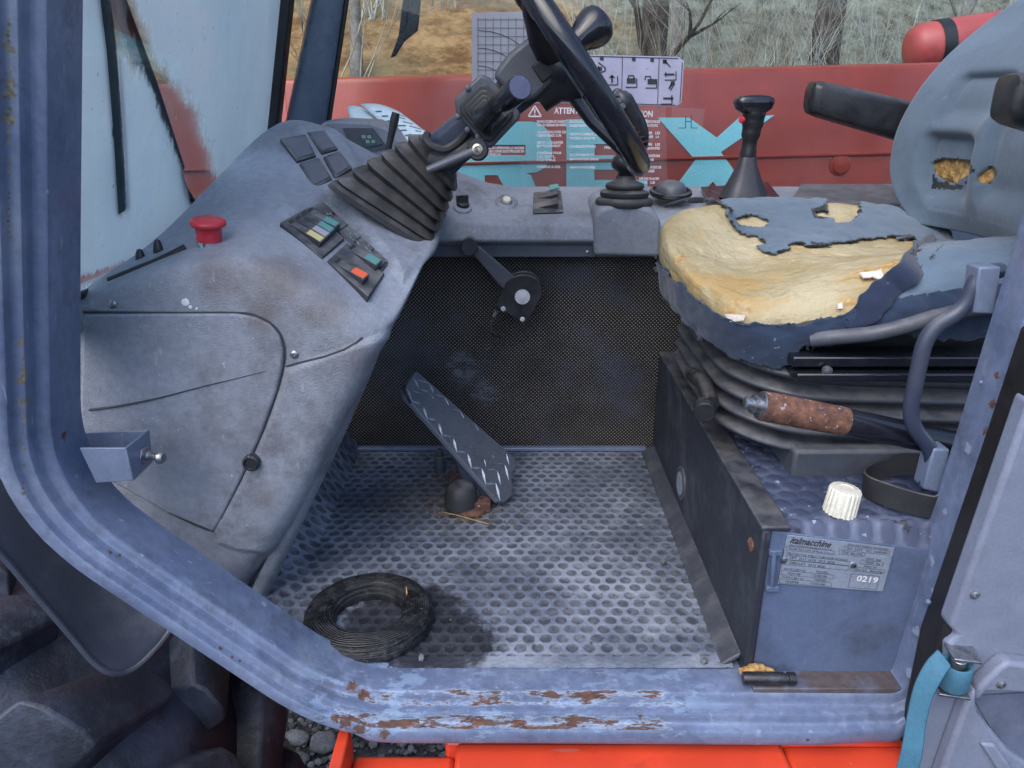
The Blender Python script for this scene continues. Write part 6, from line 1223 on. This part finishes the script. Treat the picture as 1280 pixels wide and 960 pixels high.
# ================================================================ front wheel and mudguard
TY = thing('tyre', (-1.03, 1.0, GZ), 'large dirty black front tyre with thick curved lugs', 'tyre')
TC = Vector((-1.08, 1.02, -.50)); TR = .60; tp = [(.30, -.17), (.38, -.19), (.46, -.195), (.53, -.185), (.575, -.16), (.592, -.10), (.598, 0), (.592, .10), (.575, .16), (.5, .19), (.3, .17)]
m = MB(); n = 96; vs = []; k_ = len(tp)
for i in range(n):
    a = 2 * math.pi * i / n
    for r, y in tp: q = Vector((r * math.cos(a), y, r * math.sin(a))); vs.append(TC + q * (1 + .006 * nz(q, 12)))
m.add(vs, [(i * k_ + j, i * k_ + (j + 1) % k_, ((i + 1) % n) * k_ + (j + 1) % k_, ((i + 1) % n) * k_ + j) for i in range(n) for j in range(k_)]); obj('carcass', m, M_TYRE, TY, smooth=50)
def lug(a0, side):
    rows = []
    for k in range(9):
        t = k / 8; y = side * (.02 + .185 * min(1, t * 1.15)); a = a0 + .16 * t * 1.1; rr_ = TR - (.0 if t < .75 else (t - .75) * .55); base = rr_ - .05; w_ = .046 + .022 * t; h = .047
        c = Vector((math.cos(a), 0, math.sin(a))); tt = Vector((-math.sin(a), 0, math.cos(a))); yy = Vector((0, y, 0)); rows.append([TC + yy + c * base - tt * w_ * 1.35, TC + yy + c * (rr_ + h * .75) - tt * w_, TC + yy + c * (rr_ + h) - tt * w_ * .5, TC + yy + c * (rr_ + h) + tt * w_ * .5, TC + yy + c * (rr_ + h * .75) + tt * w_, TC + yy + c * base + tt * w_ * 1.35])
    return loft(rows)
base_lug = {}
for i in range(18):
    for s in (-1, 1): obj('lug', lug(2 * math.pi * i / 18 + (0 if s < 0 else math.pi / 18), s), M_TYRE, TY, bevel=.008, smooth=40)
MG = thing('mudguard', Q(120, 700, .95), 'dark scuffed plastic mudguard over the front tyre', 'mudguard')
ed = [Q(-60, 640, .86), Q(0, 692, .87), Q(40, 738, .875), Q(85, 790, .88), Q(118, 828, .885), Q(142, 842, .895), Q(168, 836, .92), Q(200, 806, .96), Q(225, 770, 1.0)]
inn = [Q(-60, 470, 1.05), Q(0, 500, 1.08), Q(40, 560, 1.08), Q(90, 630, 1.08), Q(140, 680, 1.08), Q(180, 710, 1.08), Q(210, 722, 1.08), Q(235, 728, 1.08), Q(260, 738, 1.08)]
rows = []
for k in range(6):
    t = k / 5; rows.append([b.lerp(a, t) + Vector((0, 0, .035 * math.sin(t * math.pi))) for a, b in zip(ed, inn)])
lip_ = [p + Vector((0, .006, -.016)) for p in ed]; rows.append(lip_); m = MB(); m.grid(rows); obj('guard_shell', m, M_FENDER, MG, sub=2, solid=.006, smooth=180)
rm = MB(); rm.tube(spline([p + Vector((0, -.001, .001)) for p in ed], 5), .0045, 8); obj('guard_rim', rm, M_FENDER, MG)
